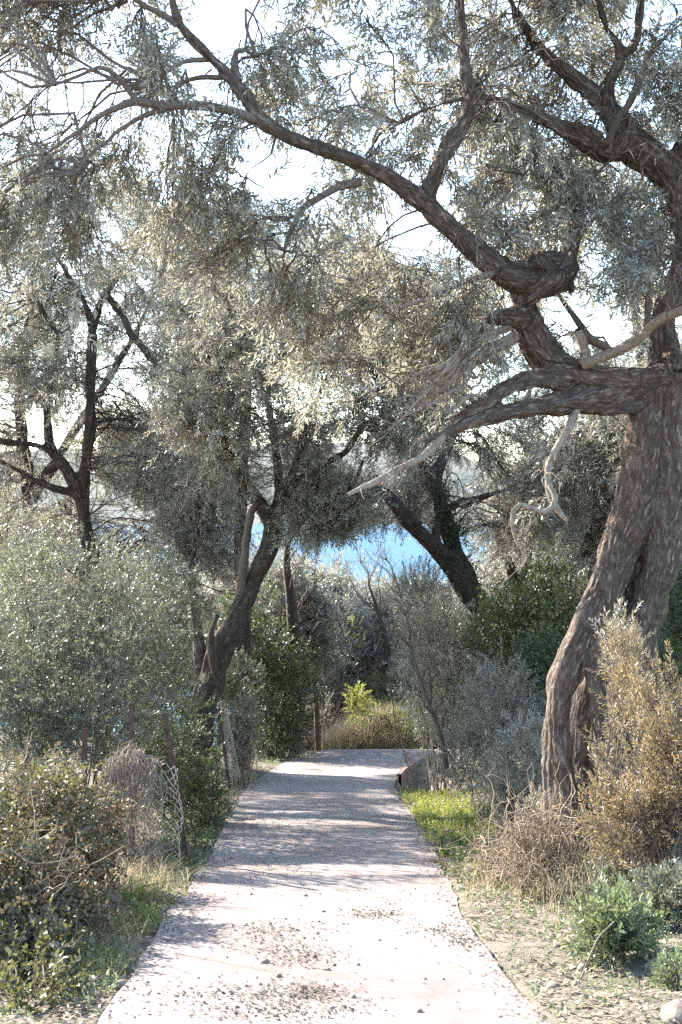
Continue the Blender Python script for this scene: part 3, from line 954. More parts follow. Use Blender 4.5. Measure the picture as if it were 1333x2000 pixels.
cl = np.vstack([cl, scatter([(-150, 540), (150, 540), (150, 880), (-150, 900)], 23.4, 26.5, 20, rng), scatter([(200, 760), (400, 730), (420, 900), (200, 910)], 23.4, 26.5, 18, rng)])
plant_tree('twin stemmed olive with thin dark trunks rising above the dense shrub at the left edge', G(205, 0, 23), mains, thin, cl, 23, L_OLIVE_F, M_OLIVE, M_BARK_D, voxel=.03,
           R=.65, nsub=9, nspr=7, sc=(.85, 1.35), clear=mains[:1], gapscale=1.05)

# tall olive behind those two
rng = np.random.default_rng(14)
mains = [[(470, 1560, 28, 24), (480, 1300, 28, 18), (470, 1000, 28, 15), (480, 800, 28, 13), (470, 640, 28, 10), (440, 520, 28, 7), (420, 430, 28, 4)],
         [(478, 700, 28, 9), (530, 600, 27.8, 7), (580, 520, 27.6, 5), (600, 470, 27.4, 3)],
         [(474, 560, 28, 6), (520, 465, 27.6, 5), (600, 462, 27.2, 4), (640, 480, 27, 2)]]
cl = scatter([(290, 460), (400, 360), (520, 380), (640, 450), (720, 560), (620, 680), (400, 690), (300, 600)], 26, 30, 60, rng)
cl = np.vstack([cl, scatter([(640, 470), (900, 480), (960, 600), (900, 700), (700, 640)], 25.5, 29, 26, rng), scatter([(200, 840), (420, 840), (480, 1000), (440, 1180), (200, 1180)], 26, 29, 30, rng), scatter([(540, 820), (760, 780), (800, 900), (640, 960), (560, 1040)], 26, 29, 16, rng)])
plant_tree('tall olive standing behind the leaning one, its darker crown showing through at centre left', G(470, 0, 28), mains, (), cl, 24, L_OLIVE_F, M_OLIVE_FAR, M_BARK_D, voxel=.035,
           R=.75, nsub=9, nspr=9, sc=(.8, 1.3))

rng = np.random.default_rng(18)
mains = [[(40, 1560, 31, 24), (50, 1300, 31, 20), (60, 1000, 31, 17), (40, 800, 31, 13), (60, 600, 31, 9), (90, 420, 31, 5)],
         [(60, 980, 31, 13), (160, 820, 31, 10), (260, 660, 31, 7), (330, 500, 31, 4)]]
cl = scatter([(-250, 280), (300, 300), (560, 460), (520, 960), (300, 1040), (-250, 1000)], 29, 34, 135, rng)
cl = np.vstack([cl, scatter([(-250, 760), (420, 820), (430, 1120), (-250, 1140)], 28.5, 33, 84, rng)])
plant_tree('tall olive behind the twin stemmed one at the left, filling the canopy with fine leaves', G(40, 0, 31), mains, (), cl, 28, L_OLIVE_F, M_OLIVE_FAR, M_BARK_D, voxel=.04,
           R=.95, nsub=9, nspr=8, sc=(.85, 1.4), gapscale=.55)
rng = np.random.default_rng(19)
mains = [[(1330, 1420, 26, 26), (1320, 1150, 26, 20), (1290, 950, 26, 17), (1260, 750, 26, 12), (1230, 560, 26, 8), (1190, 400, 26, 4)],
         [(1280, 850, 26, 12), (1180, 700, 26, 9), (1080, 560, 26, 6), (1000, 460, 26, 3)]]
cl = scatter([(860, 330), (1150, 250), (1450, 260), (1500, 760), (1100, 800), (900, 640)], 24, 28.5, 62, rng)
cl = np.vstack([cl, scatter([(920, 690), (1140, 720), (1220, 820), (960, 850)], 24, 28, 12, rng)])
plant_tree('tall olive behind the great one at the right, its fine leaves seen between the limbs', G(1330, 0, 26), mains, (), cl, 29, L_OLIVE_F, M_OLIVE, M_BARK_D, voxel=.04,
           R=.8, nsub=9, nspr=8, sc=(.8, 1.3), gapscale=.9)

# ------------------------------------------------------------------ ivy-clad olive right of the path
rng = np.random.default_rng(15)
mains = [
    [(985, 1420, 25, 30), (972, 1300, 25, 25), (955, 1215, 25, 23), (915, 1150, 25, 23), (870, 1090, 25, 21), (825, 1045, 24.8, 18), (790, 1005, 24.6, 17), (755, 965, 24.4, 13), (725, 950, 24.2, 7)],
    [(940, 1190, 25.1, 20), (900, 1110, 25.2, 20), (880, 1050, 25.3, 19), (862, 985, 25.4, 18), (852, 930, 25.5, 14), (872, 880, 25.6, 10), (900, 810, 25.7, 7)],
    [(856, 940, 25.5, 11), (825, 905, 25.4, 9), (800, 880, 25.3, 6)],
    [(862, 1000, 25.2, 9), (900, 982, 25, 9), (945, 970, 24.8, 7), (990, 955, 24.6, 4), (1040, 930, 24.4, 3)],
    [(860, 1085, 24.9, 8), (852, 1040, 25, 8), (862, 1000, 25.2, 7)],
]
cl = scatter([(690, 930), (760, 860), (860, 800), (1010, 800), (1090, 880), (1100, 1040), (1000, 1070), (900, 1040), (830, 1040), (750, 1050), (700, 1010)], 25.2, 28.5, 60, rng)
cl = np.vstack([cl, scatter([(690, 950), (860, 950), (840, 1040), (720, 1045), (660, 1000)], 24.2, 25.8, 14, rng)])
t4 = plant_tree('ivy clad olive right of the path with two dark stems spreading in a wide V', G(985, 0, 25), mains, (), cl, 25, L_OLIVE_F, M_OLIVE, M_BARK_D, voxel=.03,
           R=.6, nsub=9, nspr=8, sc=(.7, 1.1), clear=mains)
c4 = line([(945, 1200, 25.0, 24), (905, 1110, 25.0, 24), (885, 1050, 25.1, 22), (868, 1000, 25.2, 20), (858, 950, 25.3, 14)], .02)
pos = c4[rng.integers(0, len(c4), 330), :3] + nrm(rng.normal(0, 1, (330, 3))) * .2
lv, lq, lt, tw = L_IVY.build(pos, nrm(rng.normal(0, 1, (330, 3)) + [0, -.3, .6]), rng.uniform(.6, 1.1, 330), rng)
quads('ivy', lv, lq, M_DARK, t4, tint=lt, origin=t4.location)

# slim crooked olive behind
rng = np.random.default_rng(16)
mains = [[(1010, 1330, 30, 16), (1012, 1200, 30, 13), (1004, 1130, 30, 12), (985, 1075, 30, 11), (972, 1030, 30, 10), (985, 1000, 30, 10), (1010, 985, 29.9, 7), (1050, 960, 29.8, 4)],
         [(1008, 1150, 30, 9), (1030, 1100, 30.2, 8), (1040, 1030, 30.4, 6), (1060, 960, 30.5, 4)]]
cl = scatter([(930, 880), (1040, 830), (1160, 860), (1170, 1000), (1080, 1060), (960, 1000)], 28.5, 31.5, 34, rng)
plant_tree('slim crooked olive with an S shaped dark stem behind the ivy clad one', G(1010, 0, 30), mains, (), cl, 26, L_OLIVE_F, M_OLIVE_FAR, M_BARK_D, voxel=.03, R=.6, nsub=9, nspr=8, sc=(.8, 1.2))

# olive just behind the great trunk
rng = np.random.default_rng(17)
mains = [[(1120, 1400, 22, 22), (1128, 1200, 22, 20), (1140, 1110, 22, 20), (1158, 1050, 22, 19), (1188, 965, 22, 17), (1230, 880, 22, 13), (1260, 800, 22.2, 9), (1280, 700, 22.4, 6)],
         [(1140, 1120, 22, 12), (1090, 1110, 21.8, 10), (1040, 1112, 21.6, 8)]]
cl = scatter([(1080, 820), (1200, 780), (1300, 700), (1420, 760), (1440, 1000), (1330, 1080), (1150, 1020)], 20.5, 24, 52, rng)
plant_tree('dark olive half hidden behind the great twisted trunk, stem leaning right', G(1120, 0, 22), mains, (), cl, 27, L_OLIVE_F, M_OLIVE, M_BARK_D, voxel=.03, R=.65, nsub=9, nspr=9, sc=(.75, 1.2))

# ------------------------------------------------------------------ olives further back: one built, the others copied
def local_olive(h, seed, label, base, name='olive_tree', leaves=L_OLIVE_F, lmat=M_OLIVE_FAR, n=70, group=None, wide=.42, R=.7):
    r = np.random.default_rng(seed)
    base = np.asarray(base, float)
    def cv(pts):
        p = np.array(pts, float)
        p[:, :3] += base
        return crom(p, 24)
    mains = [cv([(0, 0, -.4, .26), (.05, 0, .6, .2), (.1, .05, .3 * h, .17), (0, .1, .5 * h, .11), (-.1, 0, .75 * h, .06), (0, 0, .92 * h, .03)])]
    for k in range(5):
        a = k * 1.26 + r.uniform(-.3, .3)
        mains.append(cv([(.08, .04, (.24 + .06 * k) * h, .11), (math.cos(a) * .12 * h, math.sin(a) * .12 * h, (.42 + .05 * k) * h, .08),
                         (math.cos(a) * .28 * h, math.sin(a) * .28 * h, (.6 + .04 * k) * h, .045), (math.cos(a) * .4 * h, math.sin(a) * .4 * h, (.66 + .05 * k) * h, .02)]))
    d = nrm(r.normal(0, 1, (n, 3)))
    rr = r.uniform(.35, 1, (n, 1)) ** .6
    cl = base + np.array([0, 0, .62 * h]) + d * rr * np.array([wide * h, wide * h, .34 * h])
    return plant_tree(label, base, mains, (), cl, seed, leaves, lmat, M_BARK_D, voxel=.05, disp=.02, name=name, group=group, R=R, nsub=8, nspr=8, sc=(.8, 1.3), gapscale=0.01)

GRP = 'olives in the grove beyond the path'
def gp(px, D):
    return G(px, 0, D)
bo = local_olive(6.6, 31, 'round crowned olive far behind the ivy clad stems, right of the sea gap', gp(1020, 38), group=GRP)
for (px, D_, sc, lab) in [
    (1130, 33, 1.15, 'olive filling the space left of the great trunk, behind the slim crooked stem'),
    (1270, 29, 1.25, 'olive showing between the great trunk and the right edge of the photo'),
    (1390, 21, 1.2, 'olive at the right edge, close behind the great trunk'),
    (1190, 46, 1.3, 'furthest olive on the right, seen under the low limbs of the great tree'),
    (890, 52, .95, 'olive with its top just under the right end of the blue water'),
    (60, 44, 1.35, 'olive far behind the twin stemmed tree at the left edge'),
    (290, 47, 1.4, 'olive behind the twin stems, left of the tall darker crown'),
    (-140, 38, 1.3, 'olive at the extreme left edge behind the dense shrub'),
    (430, 52, 1.3, 'olive deep in shade behind the leaning trunk on the left'),
    (170, 56, 1.4, 'furthest olive on the left side, low between the thin stems'),
    (540, 50, 1.05, 'dark olive left of the water, above the bend of the path'),
    (610, 60, 1.05, 'olive right under the left end of the blue water'),
    (556, 52, 1.45, 'olive with a soft grey top touching the left end of the blue water')]:
    o = dup(bo, gp(px, D_), D_ * 1.7, sc, lab)
bs = local_olive(5.2, 33, 'small pale olive on the slope straight under the blue water', gp(700, 47), leaves=L_OLIVE_FF, n=46, group='small olives on the slope below the bend', wide=.36, R=.6)
r = random.Random(4)
for (px, D_, sc, lab) in [(600, 46, 1.35, 'small olive at the left end of the blue water'), (700, 62, 1.9, 'taller small olive rising in the middle under the blue water'), (790, 49, 1.25, 'small olive on the slope right of the thin bare saplings'), (640, 50, 1.35, 'small olive on the slope left of the thin bare saplings'), (520, 37, 1.1, 'small olive crowding the dark ivy thicket by the bend'), (860, 44, 1.2, 'small olive behind the pale grey green bush'),
                     (830, 64, 1.1, 'small olive on the slope under the right end of the water'), (745, 76, 1.2, 'small far olive low on the slope in the middle of the gap'),
                     (580, 80, 1.3, 'small far olive low on the slope at the left of the gap')]:
    dup(bs, gp(px, D_), r.uniform(0, 6), sc, lab)
SHARE = 'small olive far down the slope, lost among the others above the sea'
for k in range(26):
    D_ = r.uniform(85, 210)
    px = r.uniform(-300, 1650)
    dup(bs, gp(px, D_), r.uniform(0, 6), r.uniform(1.0, 1.4), SHARE)

# ------------------------------------------------------------------ shrubs
def shrub(name, label, cat, blobs, n, leaves, lmat, seed, stems=14, up=.5, sc=(.7, 1.2), stem_r=.011, bark=None, lump=.42, group=None, gap=False, base=None, shell=.5):
    """blobs: (px,py,D,rx_px,ry_px,depth_m,share). Leafy twigs through a lumpy volume, stems from the ground to them."""
    r = np.random.default_rng(seed)
    tot = sum(b[6] for b in blobs)
    Ps, Os = [], []
    for (px, py, D_, rx, ry, dm, w) in blobs:
        k = int(n * w / tot * 1.9)
        d = nrm(r.normal(0, 1, (k, 3)))
        rr = r.uniform(0, 1, (k, 1)) ** shell
        rr *= .75 + .5 * vn(d * 2.2 + px * .01, seed)[:, None]
        p = P(px, py, D_) + d * rr * np.array([rx * D_ / F, dm, ry * D_ / F])
        ok = vn(p * 2.6, seed + 3) > lump * .8
        Ps.append(p[ok]); Os.append(d[ok])
    p, d = np.vstack(Ps), np.vstack(Os)
    g = gz(p[:, 0], p[:, 1])
    ok = p[:, 2] > g + .03
    inp = (p[:, 0] > xl(p[:, 1]) - .02) & (p[:, 0] < xr(p[:, 1]) + .02) & (p[:, 1] < 36) & (p[:, 2] < g + 1.5)
    ok &= ~inp
    if gap:
        ok &= thin_out(p, r)
    ok &= sun_thin(p, r)
    p, d = p[ok], d[ok]
    ix = r.permutation(len(p))[:n]
    p, d = p[ix], d[ix]
    b = p.mean(0) if base is None else np.asarray(base, float)
    b = np.array([b[0], b[1], float(gz(b[0], b[1]))])
    root = thing(name, label, cat, b, group)
    dr = d * .7 + nrm(r.normal(0, 1, p.shape)) * .7 + np.array([0, 0, up])
    lv, lq, lt, tw = leaves.build(p, dr, r.uniform(sc[0], sc[1], len(p)), r)
    quads('foliage', lv, lq, lmat, root, tint=lt, origin=b)
    # stems
    m = min(stems, len(p))
    tg = p[r.permutation(len(p))[:m]]
    fx = tg[:, :2] * .45 + b[None, :2] * .55 + r.normal(0, .12, (m, 2))
    fz = gz(fx[:, 0], fx[:, 1]) - .05
    st = np.column_stack([fx, fz])
    K = 9
    t = np.linspace(0, 1, K)[None, :, None]
    cur = st[:, None] * (1 - t) + tg[:, None] * t
    cur[:, :, 2] += np.sin(PI * t[..., 0]) * .12 * (tg[:, 2] - st[:, 2])[:, None]
    cur = wob(cur, .05, r)
    rad = np.linspace(1, .3, K)[None] * (stem_r * r.uniform(.6, 1.3, (m, 1)))
    T = [tubes(cur, rad, 5), tubes(tw, np.broadcast_to(np.array([[.0026, .0022, .0018, .0012]]), (len(tw), 4)), 3)]
    k2 = min(len(p), stems * 8)
    j = r.integers(0, m, k2)
    kk = r.integers(3, K, k2)
    pk = p[r.permutation(len(p))[:k2]]
    s2 = cur[j, kk]
    near = np.linalg.norm(pk - s2, axis=1) < .9
    if near.any():
        t = np.linspace(0, 1, 5)[None, :, None]
        c2 = wob(s2[near][:, None] * (1 - t) + pk[near][:, None] * t, .08, r)
        T.append(tubes(c2, np.broadcast_to(np.linspace(.005, .002, 5)[None], (len(c2), 5)), 4))
    v, q = join(T)
    quads('stems', v, q, bark or M_TWIG, root, origin=b)
    return root

# left side
shrub('evergreen_shrub', 'big dense shrub with small glossy leaves filling the left edge behind the fence', 'shrub',
      [(40, 1290, 15.5, 170, 230, 1.4, 3), (200, 1270, 16, 130, 200, 1.3, 2.4), (110, 1120, 17, 120, 100, 1.0, 1), (320, 1200, 18, 70, 130, .8, 1), (20, 1080, 16.5, 110, 110, 1, .8), (-140, 1350, 15, 150, 230, 1.3, 1.2), (110, 1420, 15, 190, 110, 1.1, 2), (290, 1330, 17, 80, 130, 1, 1.1)],
      6800, L_GLOSSY, M_GLOSSY, 41, stems=40, sc=(.7, 1.25), up=.35, bark=M_TWIG_D)
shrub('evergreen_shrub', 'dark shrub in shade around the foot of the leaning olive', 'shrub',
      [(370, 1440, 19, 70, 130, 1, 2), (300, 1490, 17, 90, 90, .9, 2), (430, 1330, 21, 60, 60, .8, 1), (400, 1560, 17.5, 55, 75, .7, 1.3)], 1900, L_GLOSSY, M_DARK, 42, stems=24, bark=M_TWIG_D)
shrub('evergreen_shrub', 'leafy green shrub catching light beside the rolled wire mesh', 'shrub', [(480, 1335, 24, 45, 65, .7, 1), (470, 1420, 25, 55, 60, .8, 1)], 520, L_GLOSSY, M_GLOSSY, 43, stems=12, bark=M_TWIG_D)
shrub('ivy_thicket', 'tall dark ivy thicket in shade left of the bend of the path', 'thicket',
      [(540, 1340, 33, 85, 130, 2, 3), (480, 1240, 33, 70, 130, 1.6, 2), (590, 1240, 37, 55, 120, 1.6, 2), (560, 1440, 32, 90, 40, 1.4, 1.2)], 4600, L_IVY, M_DARK, 44, stems=20, sc=(.9, 1.6), bark=M_TWIG_D, stem_r=.03)
shrub('evergreen_shrub', 'grey brown thin twigged shrub in the middle distance at the end of the path', 'shrub',
      [(650, 1280, 43, 60, 100, 1.4, 2), (605, 1390, 39, 40, 70, 1.0, 1)], 600, L_OLIVE_F, M_OLIVE_FAR, 45, stems=70, sc=(.6, 1), stem_r=.014, up=.9)
shrub('ivy_thicket', 'low dark thicket closing the view under the trees at the left', 'thicket',
      [(300, 1340, 28, 170, 110, 1.2, 2), (90, 1330, 27, 170, 120, 1.2, 2), (430, 1420, 27.5, 70, 70, 1, 1)], 2600, L_IVY, M_DARK, 141, stems=20, sc=(.9, 1.6), bark=M_TWIG_D)
shrub('evergreen_shrub', 'grey shrub closing the view between the pale wild olive and the ivy thicket', 'shrub', [(930, 1380, 28, 90, 110, 1, 1), (1060, 1330, 26, 90, 100, 1, 1)], 1500, L_OLIVE_F, M_OLIVE_FAR, 142, stems=20)
# middle, beyond the bend
shrub('evergreen_shrub', 'bright yellow green sapling standing over the dry grass mound', 'shrub', [(700, 1380, 38, 26, 34, .5, 1), (690, 1240, 44, 18, 40, .6, .6)], 210, L_BUSH, M_FRESH, 46, stems=10, sc=(1.2, 1.9))
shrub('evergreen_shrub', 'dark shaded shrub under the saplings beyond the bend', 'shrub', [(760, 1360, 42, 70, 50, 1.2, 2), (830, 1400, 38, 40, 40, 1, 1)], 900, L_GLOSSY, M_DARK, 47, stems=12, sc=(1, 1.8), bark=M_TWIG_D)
# right side
shrub('wild_olive_shrub', 'tall pale grey green wild olive bush right of the bend', 'shrub',
      [(865, 1265, 23, 75, 95, 1.2, 3), (900, 1360, 22, 90, 80, 1.1, 2.4), (825, 1178, 25, 50, 70, .9, 1.2), (820, 1330, 26, 45, 90, .9, 1)], 3300, L_OLIVE_F, M_OLIVE, 48, stems=30, sc=(.55, .95), up=.7)
shrub('evergreen_shrub', 'glossy leaved shrub between the path verge and the great trunk', 'shrub',
      [(985, 1410, 18, 85, 120, 1, 3), (930, 1480, 19, 75, 70, .8, 2.4), (1000, 1540, 16.5, 60, 60, .6, 1), (1030, 1500, 16, 60, 90, .7, 1.6), (890, 1400, 22, 60, 70, .9, 1)], 3600, L_GLOSSY, M_OLIVE, 49, stems=26)
shrub('ivy_thicket', 'dark green thicket at the foot of the ivy clad olive', 'thicket',
      [(1010, 1230, 21, 80, 90, 1.1, 2), (1080, 1190, 20, 60, 100, 1, 1.6), (950, 1280, 23, 50, 60, .8, 1), (1060, 1320, 18.5, 50, 80, .8, 1.3)], 2600, L_IVY, M_DARK, 50, stems=16, sc=(.7, 1.2), bark=M_TWIG_D)
shrub('ivy_thicket', 'dark green thicket at the right edge behind the great trunk', 'thicket',
      [(1320, 1200, 17, 70, 130, 1, 2), (1400, 1250, 16.5, 110, 200, 1.2, 2), (1290, 1330, 16, 60, 80, .8, 1)], 2200, L_IVY, M_DARK, 51, stems=14, sc=(.6, 1.1), bark=M_TWIG_D)
shrub('olive_sucker_bush', 'bush of upright olive shoots with orange flare painted into its leaves, in front of the great trunk at the right edge', 'shrub',
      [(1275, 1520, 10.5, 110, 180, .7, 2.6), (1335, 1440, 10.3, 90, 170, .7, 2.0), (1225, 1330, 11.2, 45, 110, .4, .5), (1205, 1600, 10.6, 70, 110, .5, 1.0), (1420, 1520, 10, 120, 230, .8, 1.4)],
      1700, L_OLIVE, M_SUCKER_FLARE, 52, stems=70, sc=(.55, 1.0), up=1.4, stem_r=.008, lump=.53, shell=.6)
shrub('olive_sucker_bush', 'few upright grey shoots growing before the hollow of the great trunk', 'shrub', [(1205, 1270, 11.8, 40, 70, .2, 1)], 60, L_OLIVE, M_OLIVE, 60, stems=20, sc=(.6, .95), up=1.4, stem_r=.006, base=(2.5, 12, 0))
shrub('olive_sucker_bush', 'grey green bush of fine shoots left of the great trunk foot', 'shrub',
      [(1010, 1560, 15.5, 50, 60, .6, 1), (1055, 1600, 13.2, 26, 45, .3, .4)], 330, L_OLIVE, M_OLIVE, 53, stems=26, sc=(.5, .9), up=1.0, stem_r=.006)
shrub('evergreen_shrub', 'low green bush with broad leaves on bare soil at the lower right', 'shrub', [(1205, 1832, 8.3, 62, 66, .25, 1)], 280, L_BUSH, M_BUSH, 54, stems=16, sc=(.7, 1.25), up=.7, stem_r=.005, lump=.4)
shrub('evergreen_shrub', 'shaded low shrub at the right edge under the flare tinted bush', 'shrub', [(1320, 1775, 9.2, 90, 60, .4, 2), (1180, 1740, 10.4, 70, 40, .4, 1)], 620, L_BUSH, M_GLOSSY, 55, stems=16, sc=(.7, 1.1), stem_r=.005)
shrub('evergreen_shrub', 'tiny pale shrub cut by the lower right edge', 'shrub', [(1330, 1915, 7.6, 40, 26, .2, 1)], 90, L_BUSH, M_BUSH, 57, stems=6, sc=(.5, .8), stem_r=.004)

# front left bramble with dead leaves in it
br = shrub('bramble', 'brown and green bramble thicket at the lower left corner', 'bramble',
      [(70, 1640, 10.0, 130, 150, .7, 3), (20, 1800, 8.6, 130, 150, .6, 3), (-90, 1720, 9.0, 140, 220, .7, 1.5), (120, 1580, 11.3, 110, 80, .6, 1.8), (100, 1830, 8.9, 90, 100, .4, 1.4), (40, 1890, 7.9, 100, 90, .35, 1.2), (50, 1955, 7.25, 110, 50, .25, .9)],
      2100, L_BRAMBLE, M_BRAMBLE, 58, stems=90, sc=(.6, 1.05), up=.25, stem_r=.006)
r_ = np.random.default_rng(59)
bl = [(70, 1660, 9.9, 145, 160, .78), (40, 1820, 8.5, 150, 150, .68), (150, 1720, 10.3, 70, 110, .5), (180, 1620, 11.3, 60, 80, .5), (60, 1780, 8.8, 150, 160, .6)]
pp = np.vstack([P(a, b_, D_) + nrm(r_.normal(0, 1, (520, 3))) * r_.uniform(.3, 1.08, (520, 1)) * np.array([rx * D_ / F, dm, ry * D_ / F]) for (a, b_, D_, rx, ry, dm) in bl])
pp = pp[pp[:, 2] > gz(pp[:, 0], pp[:, 1]) + .04]
lv, lq, lt, tw = L_BRAMBLE.build(pp, r_.normal(0, 1, pp.shape) + [0, 0, -.3], r_.uniform(.5, .95, len(pp)), r_)
quads('dead_leaves', lv, lq, M_DEAD, br, tint=lt, origin=br.location)

# ------------------------------------------------------------------ thin bare saplings beyond the bend
def sapling(label, pts, seed, nb=26, up=1.0, length=2.2, bark=M_TWIG_D):
    r = np.random.default_rng(seed)
    c4 = line(pts, .12)
    b = np.array([c4[0, 0], c4[0, 1], float(gz(c4[0, 0], c4[0, 1]))])
    root = thing('bare_sapling', label, 'tree', b, 'bare saplings at the bend')
    v, q = tubes(c4[None, :, :3], c4[None, :, 3], 8)
    quads('trunk', v, q, bark, root, origin=b)
    k = r.integers(len(c4) // 4, len(c4), nb)
    s = c4[k, :3]
    e = s + nrm(r.normal(0, .6, (nb, 3)) + [0, 0, up]) * r.uniform(.4, 1, (nb, 1)) * length
    t = np.linspace(0, 1, 7)[None, :, None]
    c1 = wob(s[:, None] * (1 - t) + e[:, None] * t, .06, r)
    T = [tubes(c1, np.broadcast_to(np.linspace(.022, .008, 7)[None], (nb, 7)), 4)]
    m = nb * 7
    j = r.integers(0, nb, m)
    s2 = c1[j, r.integers(2, 7, m)]
    e2 = s2 + nrm(r.normal(0, .6, (m, 3)) + [0, 0, up * .9]) * r.uniform(.3, 1, (m, 1)) * length * .45
    t = np.linspace(0, 1, 4)[None, :, None]
    T.append(tubes(wob(s2[:, None] * (1 - t) + e2[:, None] * t, .06, r), np.broadcast_to(np.linspace(.009, .004, 4)[None], (m, 4)), 3))
    v, q = join(T)
    quads('branches', v, q, M_TWIG, root, origin=b)
sapling('thin bare sapling with upward twigs in front of the blue water', [(752, 1500, 44, 9), (748, 1400, 44, 8), (742, 1340, 44, 7), (755, 1270, 44, 6), (740, 1200, 44, 4), (720, 1140, 44, 2)], 61, 34)
sapling('forked bare sapling just right of the tallest bare one', [(770, 1490, 46, 8), (775, 1380, 46, 7), (800, 1280, 46, 6), (790, 1190, 46, 4), (770, 1120, 46, 2)], 62, 40)
sapling('dark slender stem standing against the ivy thicket left of the bend', [(578, 1480, 34, 15), (576, 1400, 34, 14), (574, 1280, 34, 13), (570, 1180, 34, 11), (560, 1100, 34, 7), (566, 1040, 34, 4)], 63, 16)
sapling('slim sapling leaning out over the path from the right verge', [(872, 1500, 19, 6), (862, 1440, 19, 5.5), (840, 1380, 19.2, 4.5), (815, 1310, 19.4, 3.5), (800, 1250, 19.6, 2)], 64, 10, length=.7, bark=M_TWIG)
sapling('slender stem with fine twigs left of the dry grass mound', [(622, 1470, 38, 6), (618, 1380, 38, 5), (612, 1290, 38, 4), (620, 1200, 38, 2.5)], 65, 22, length=1.4)

# ------------------------------------------------------------------ grass
def blades(p, h, lean, rng, w=.008, K=6, dirv=None, up=1.0):
    n_ = len(p)
    a = rng.uniform(0, 2 * PI, n_)
    dv = np.stack([np.cos(a), np.sin(a), 0 * a], -1)
    if dirv is not None:
        dv = nrm(dv * .7 + dirv)
    t = np.linspace(0, 1, K)[None, :, None]
    hh = (h * rng.uniform(.5, 1.2, n_))[:, None, None]
    ll = (lean * rng.uniform(.3, 1.3, n_))[:, None, None]
    cur = p[:, None] + np.array([0, 0, up]) * hh * (t - .42 * ll * t ** 2) + dv[:, None] * hh * ll * t ** 1.7
    wid = w * rng.uniform(.6, 1.2, (n_, 1)) * (1 - .85 * np.linspace(0, 1, K)[None])
    side = np.cross(dv, [0, 0, 1.])
    side = nrm(side + rng.normal(0, .3, side.shape))
    v, q = ribbons(cur, wid, side)
    return v, q, np.repeat(rng.uniform(0, 1, n_), K * 2)

def around(px, py, D_, sx, sy, n_, rng):
    c0 = P(px, py, D_)
    x = c0[0] + np.clip(rng.normal(0, sx, n_), -1.9 * sx, 1.9 * sx)
    y = D_ + np.clip(rng.normal(0, sy, n_), -1.9 * sy, 1.9 * sy)
    ok = (x < xl(y) - .02) | (x > xr(y) + .02) | (y > 38.5)
    x, y = x[ok], y[ok]
    return np.stack([x, y, gz(x, y) - .01], -1)

rng = np.random.default_rng(71)
def tuft(label, px, D_, sx, sy, n_, h, lean, m_, w=.008, cat='grass', dirv=None):
    p = around(px, 1000, D_, sx, sy, n_, rng)
    v, q, t_ = blades(p, h, lean, rng, w, dirv=dirv)
    b = p.mean(0)
    o = quads('grass_tuft', v, q, m_, None, tint=t_, origin=b)
    o.location = b
    return tag(o, label, cat)
tuft('arching yellow green grass tuft beside the path left of the lower shadow', 250, 10.8, .16, .18, 150, .42, 1.3, M_GRASS, .009, dirv=np.array([.8, -.2, 0]))
tuft('green grass tuft on the left verge in front of the bramble', 235, 9.4, .18, .2, 340, .24, 1.0, M_GRASS, .007)
tuft('lowest grass tuft on the left verge near the picture corner', 180, 8.1, .15, .25, 300, .22, 1.0, M_GRASS, .007)
tuft('weedy grass patch between the left verge tufts and the path edge', 290, 10.4, .2, .6, 420, .16, 1.0, M_GRASS, .006)
tuft('thin pale grass along the bramble edge at the lower left', 150, 8.6, .25, .5, 420, .3, 1.0, M_STRAW, .006)
tuft('dry straw tuft beneath the wire fence', 290, 11.9, .2, .25, 260, .35, 1.1, M_STRAW, .006, dirv=np.array([.4, -.4, 0]))
tuft('dry straw tuft between the bramble and the fence', 205, 11.6, .2, .3, 240, .4, .9, M_STRAW, .006)
tuft('tall dry golden grass stems at the foot of the flare tinted bush', 1165, 10.7, .35, .3, 300, .6, .6, M_STRAW, .006)
tuft('sparse dry grass between the thorny twigs and the path edge', 985, 11.6, .3, .5, 260, .3, .9, M_STRAW, .006)
tuft('straw coloured grass mound at the end of the path where it bends', 730, 40.1, .85, .5, 5200, .95, .9, M_STRAW, .016)
tuft('greener rush tuft on the right of the dry grass mound', 785, 40.0, .3, .3, 500, 1.0, .5, M_GRASS, .018)
tuft('dry grass fringe by the rolled mesh on the left verge', 478, 25.5, .25, .7, 420, .4, .9, M_STRAW, .008)

# ground cover: fresh green weeds on the right verge, sparse weeds elsewhere
def cover(name, spots, leaves, lmat, seed, sc, up=.8):
    r = np.random.default_rng(seed)
    ps = [around(px, 0, D_, sx, sy, n_, r) for (px, D_, sx, sy, n_) in spots]
    p = np.vstack(ps)
    k = vn(p * 3.5, seed) > .33
    p = p[k]
    lv, lq, lt, tw = leaves.build(p, r.normal(0, .55, p.shape) + [0, 0, up], r.uniform(sc[0], sc[1], len(p)), r)
    o = quads(name, lv, lq, lmat, None, tint=lt)
    return tag(o, kind='stuff')
tag(cover('weeds', [(900, 17.8, .5, 1.3, 1500), (870, 20, .45, 1.6, 1300), (840, 23, .35, 1.6, 700), (950, 15.6, .35, .6, 500), (940, 13.6, .35, .9, 170), (985, 17.5, .5, 1.2, 300), (850, 33, 1.0, 2, 500), (820, 38.8, .7, .5, 260)], L_SMALL, M_FRESH, 81, (.6, 1.3)),
    'fresh yellow green weeds carpeting the right verge below the bend', 'weeds')
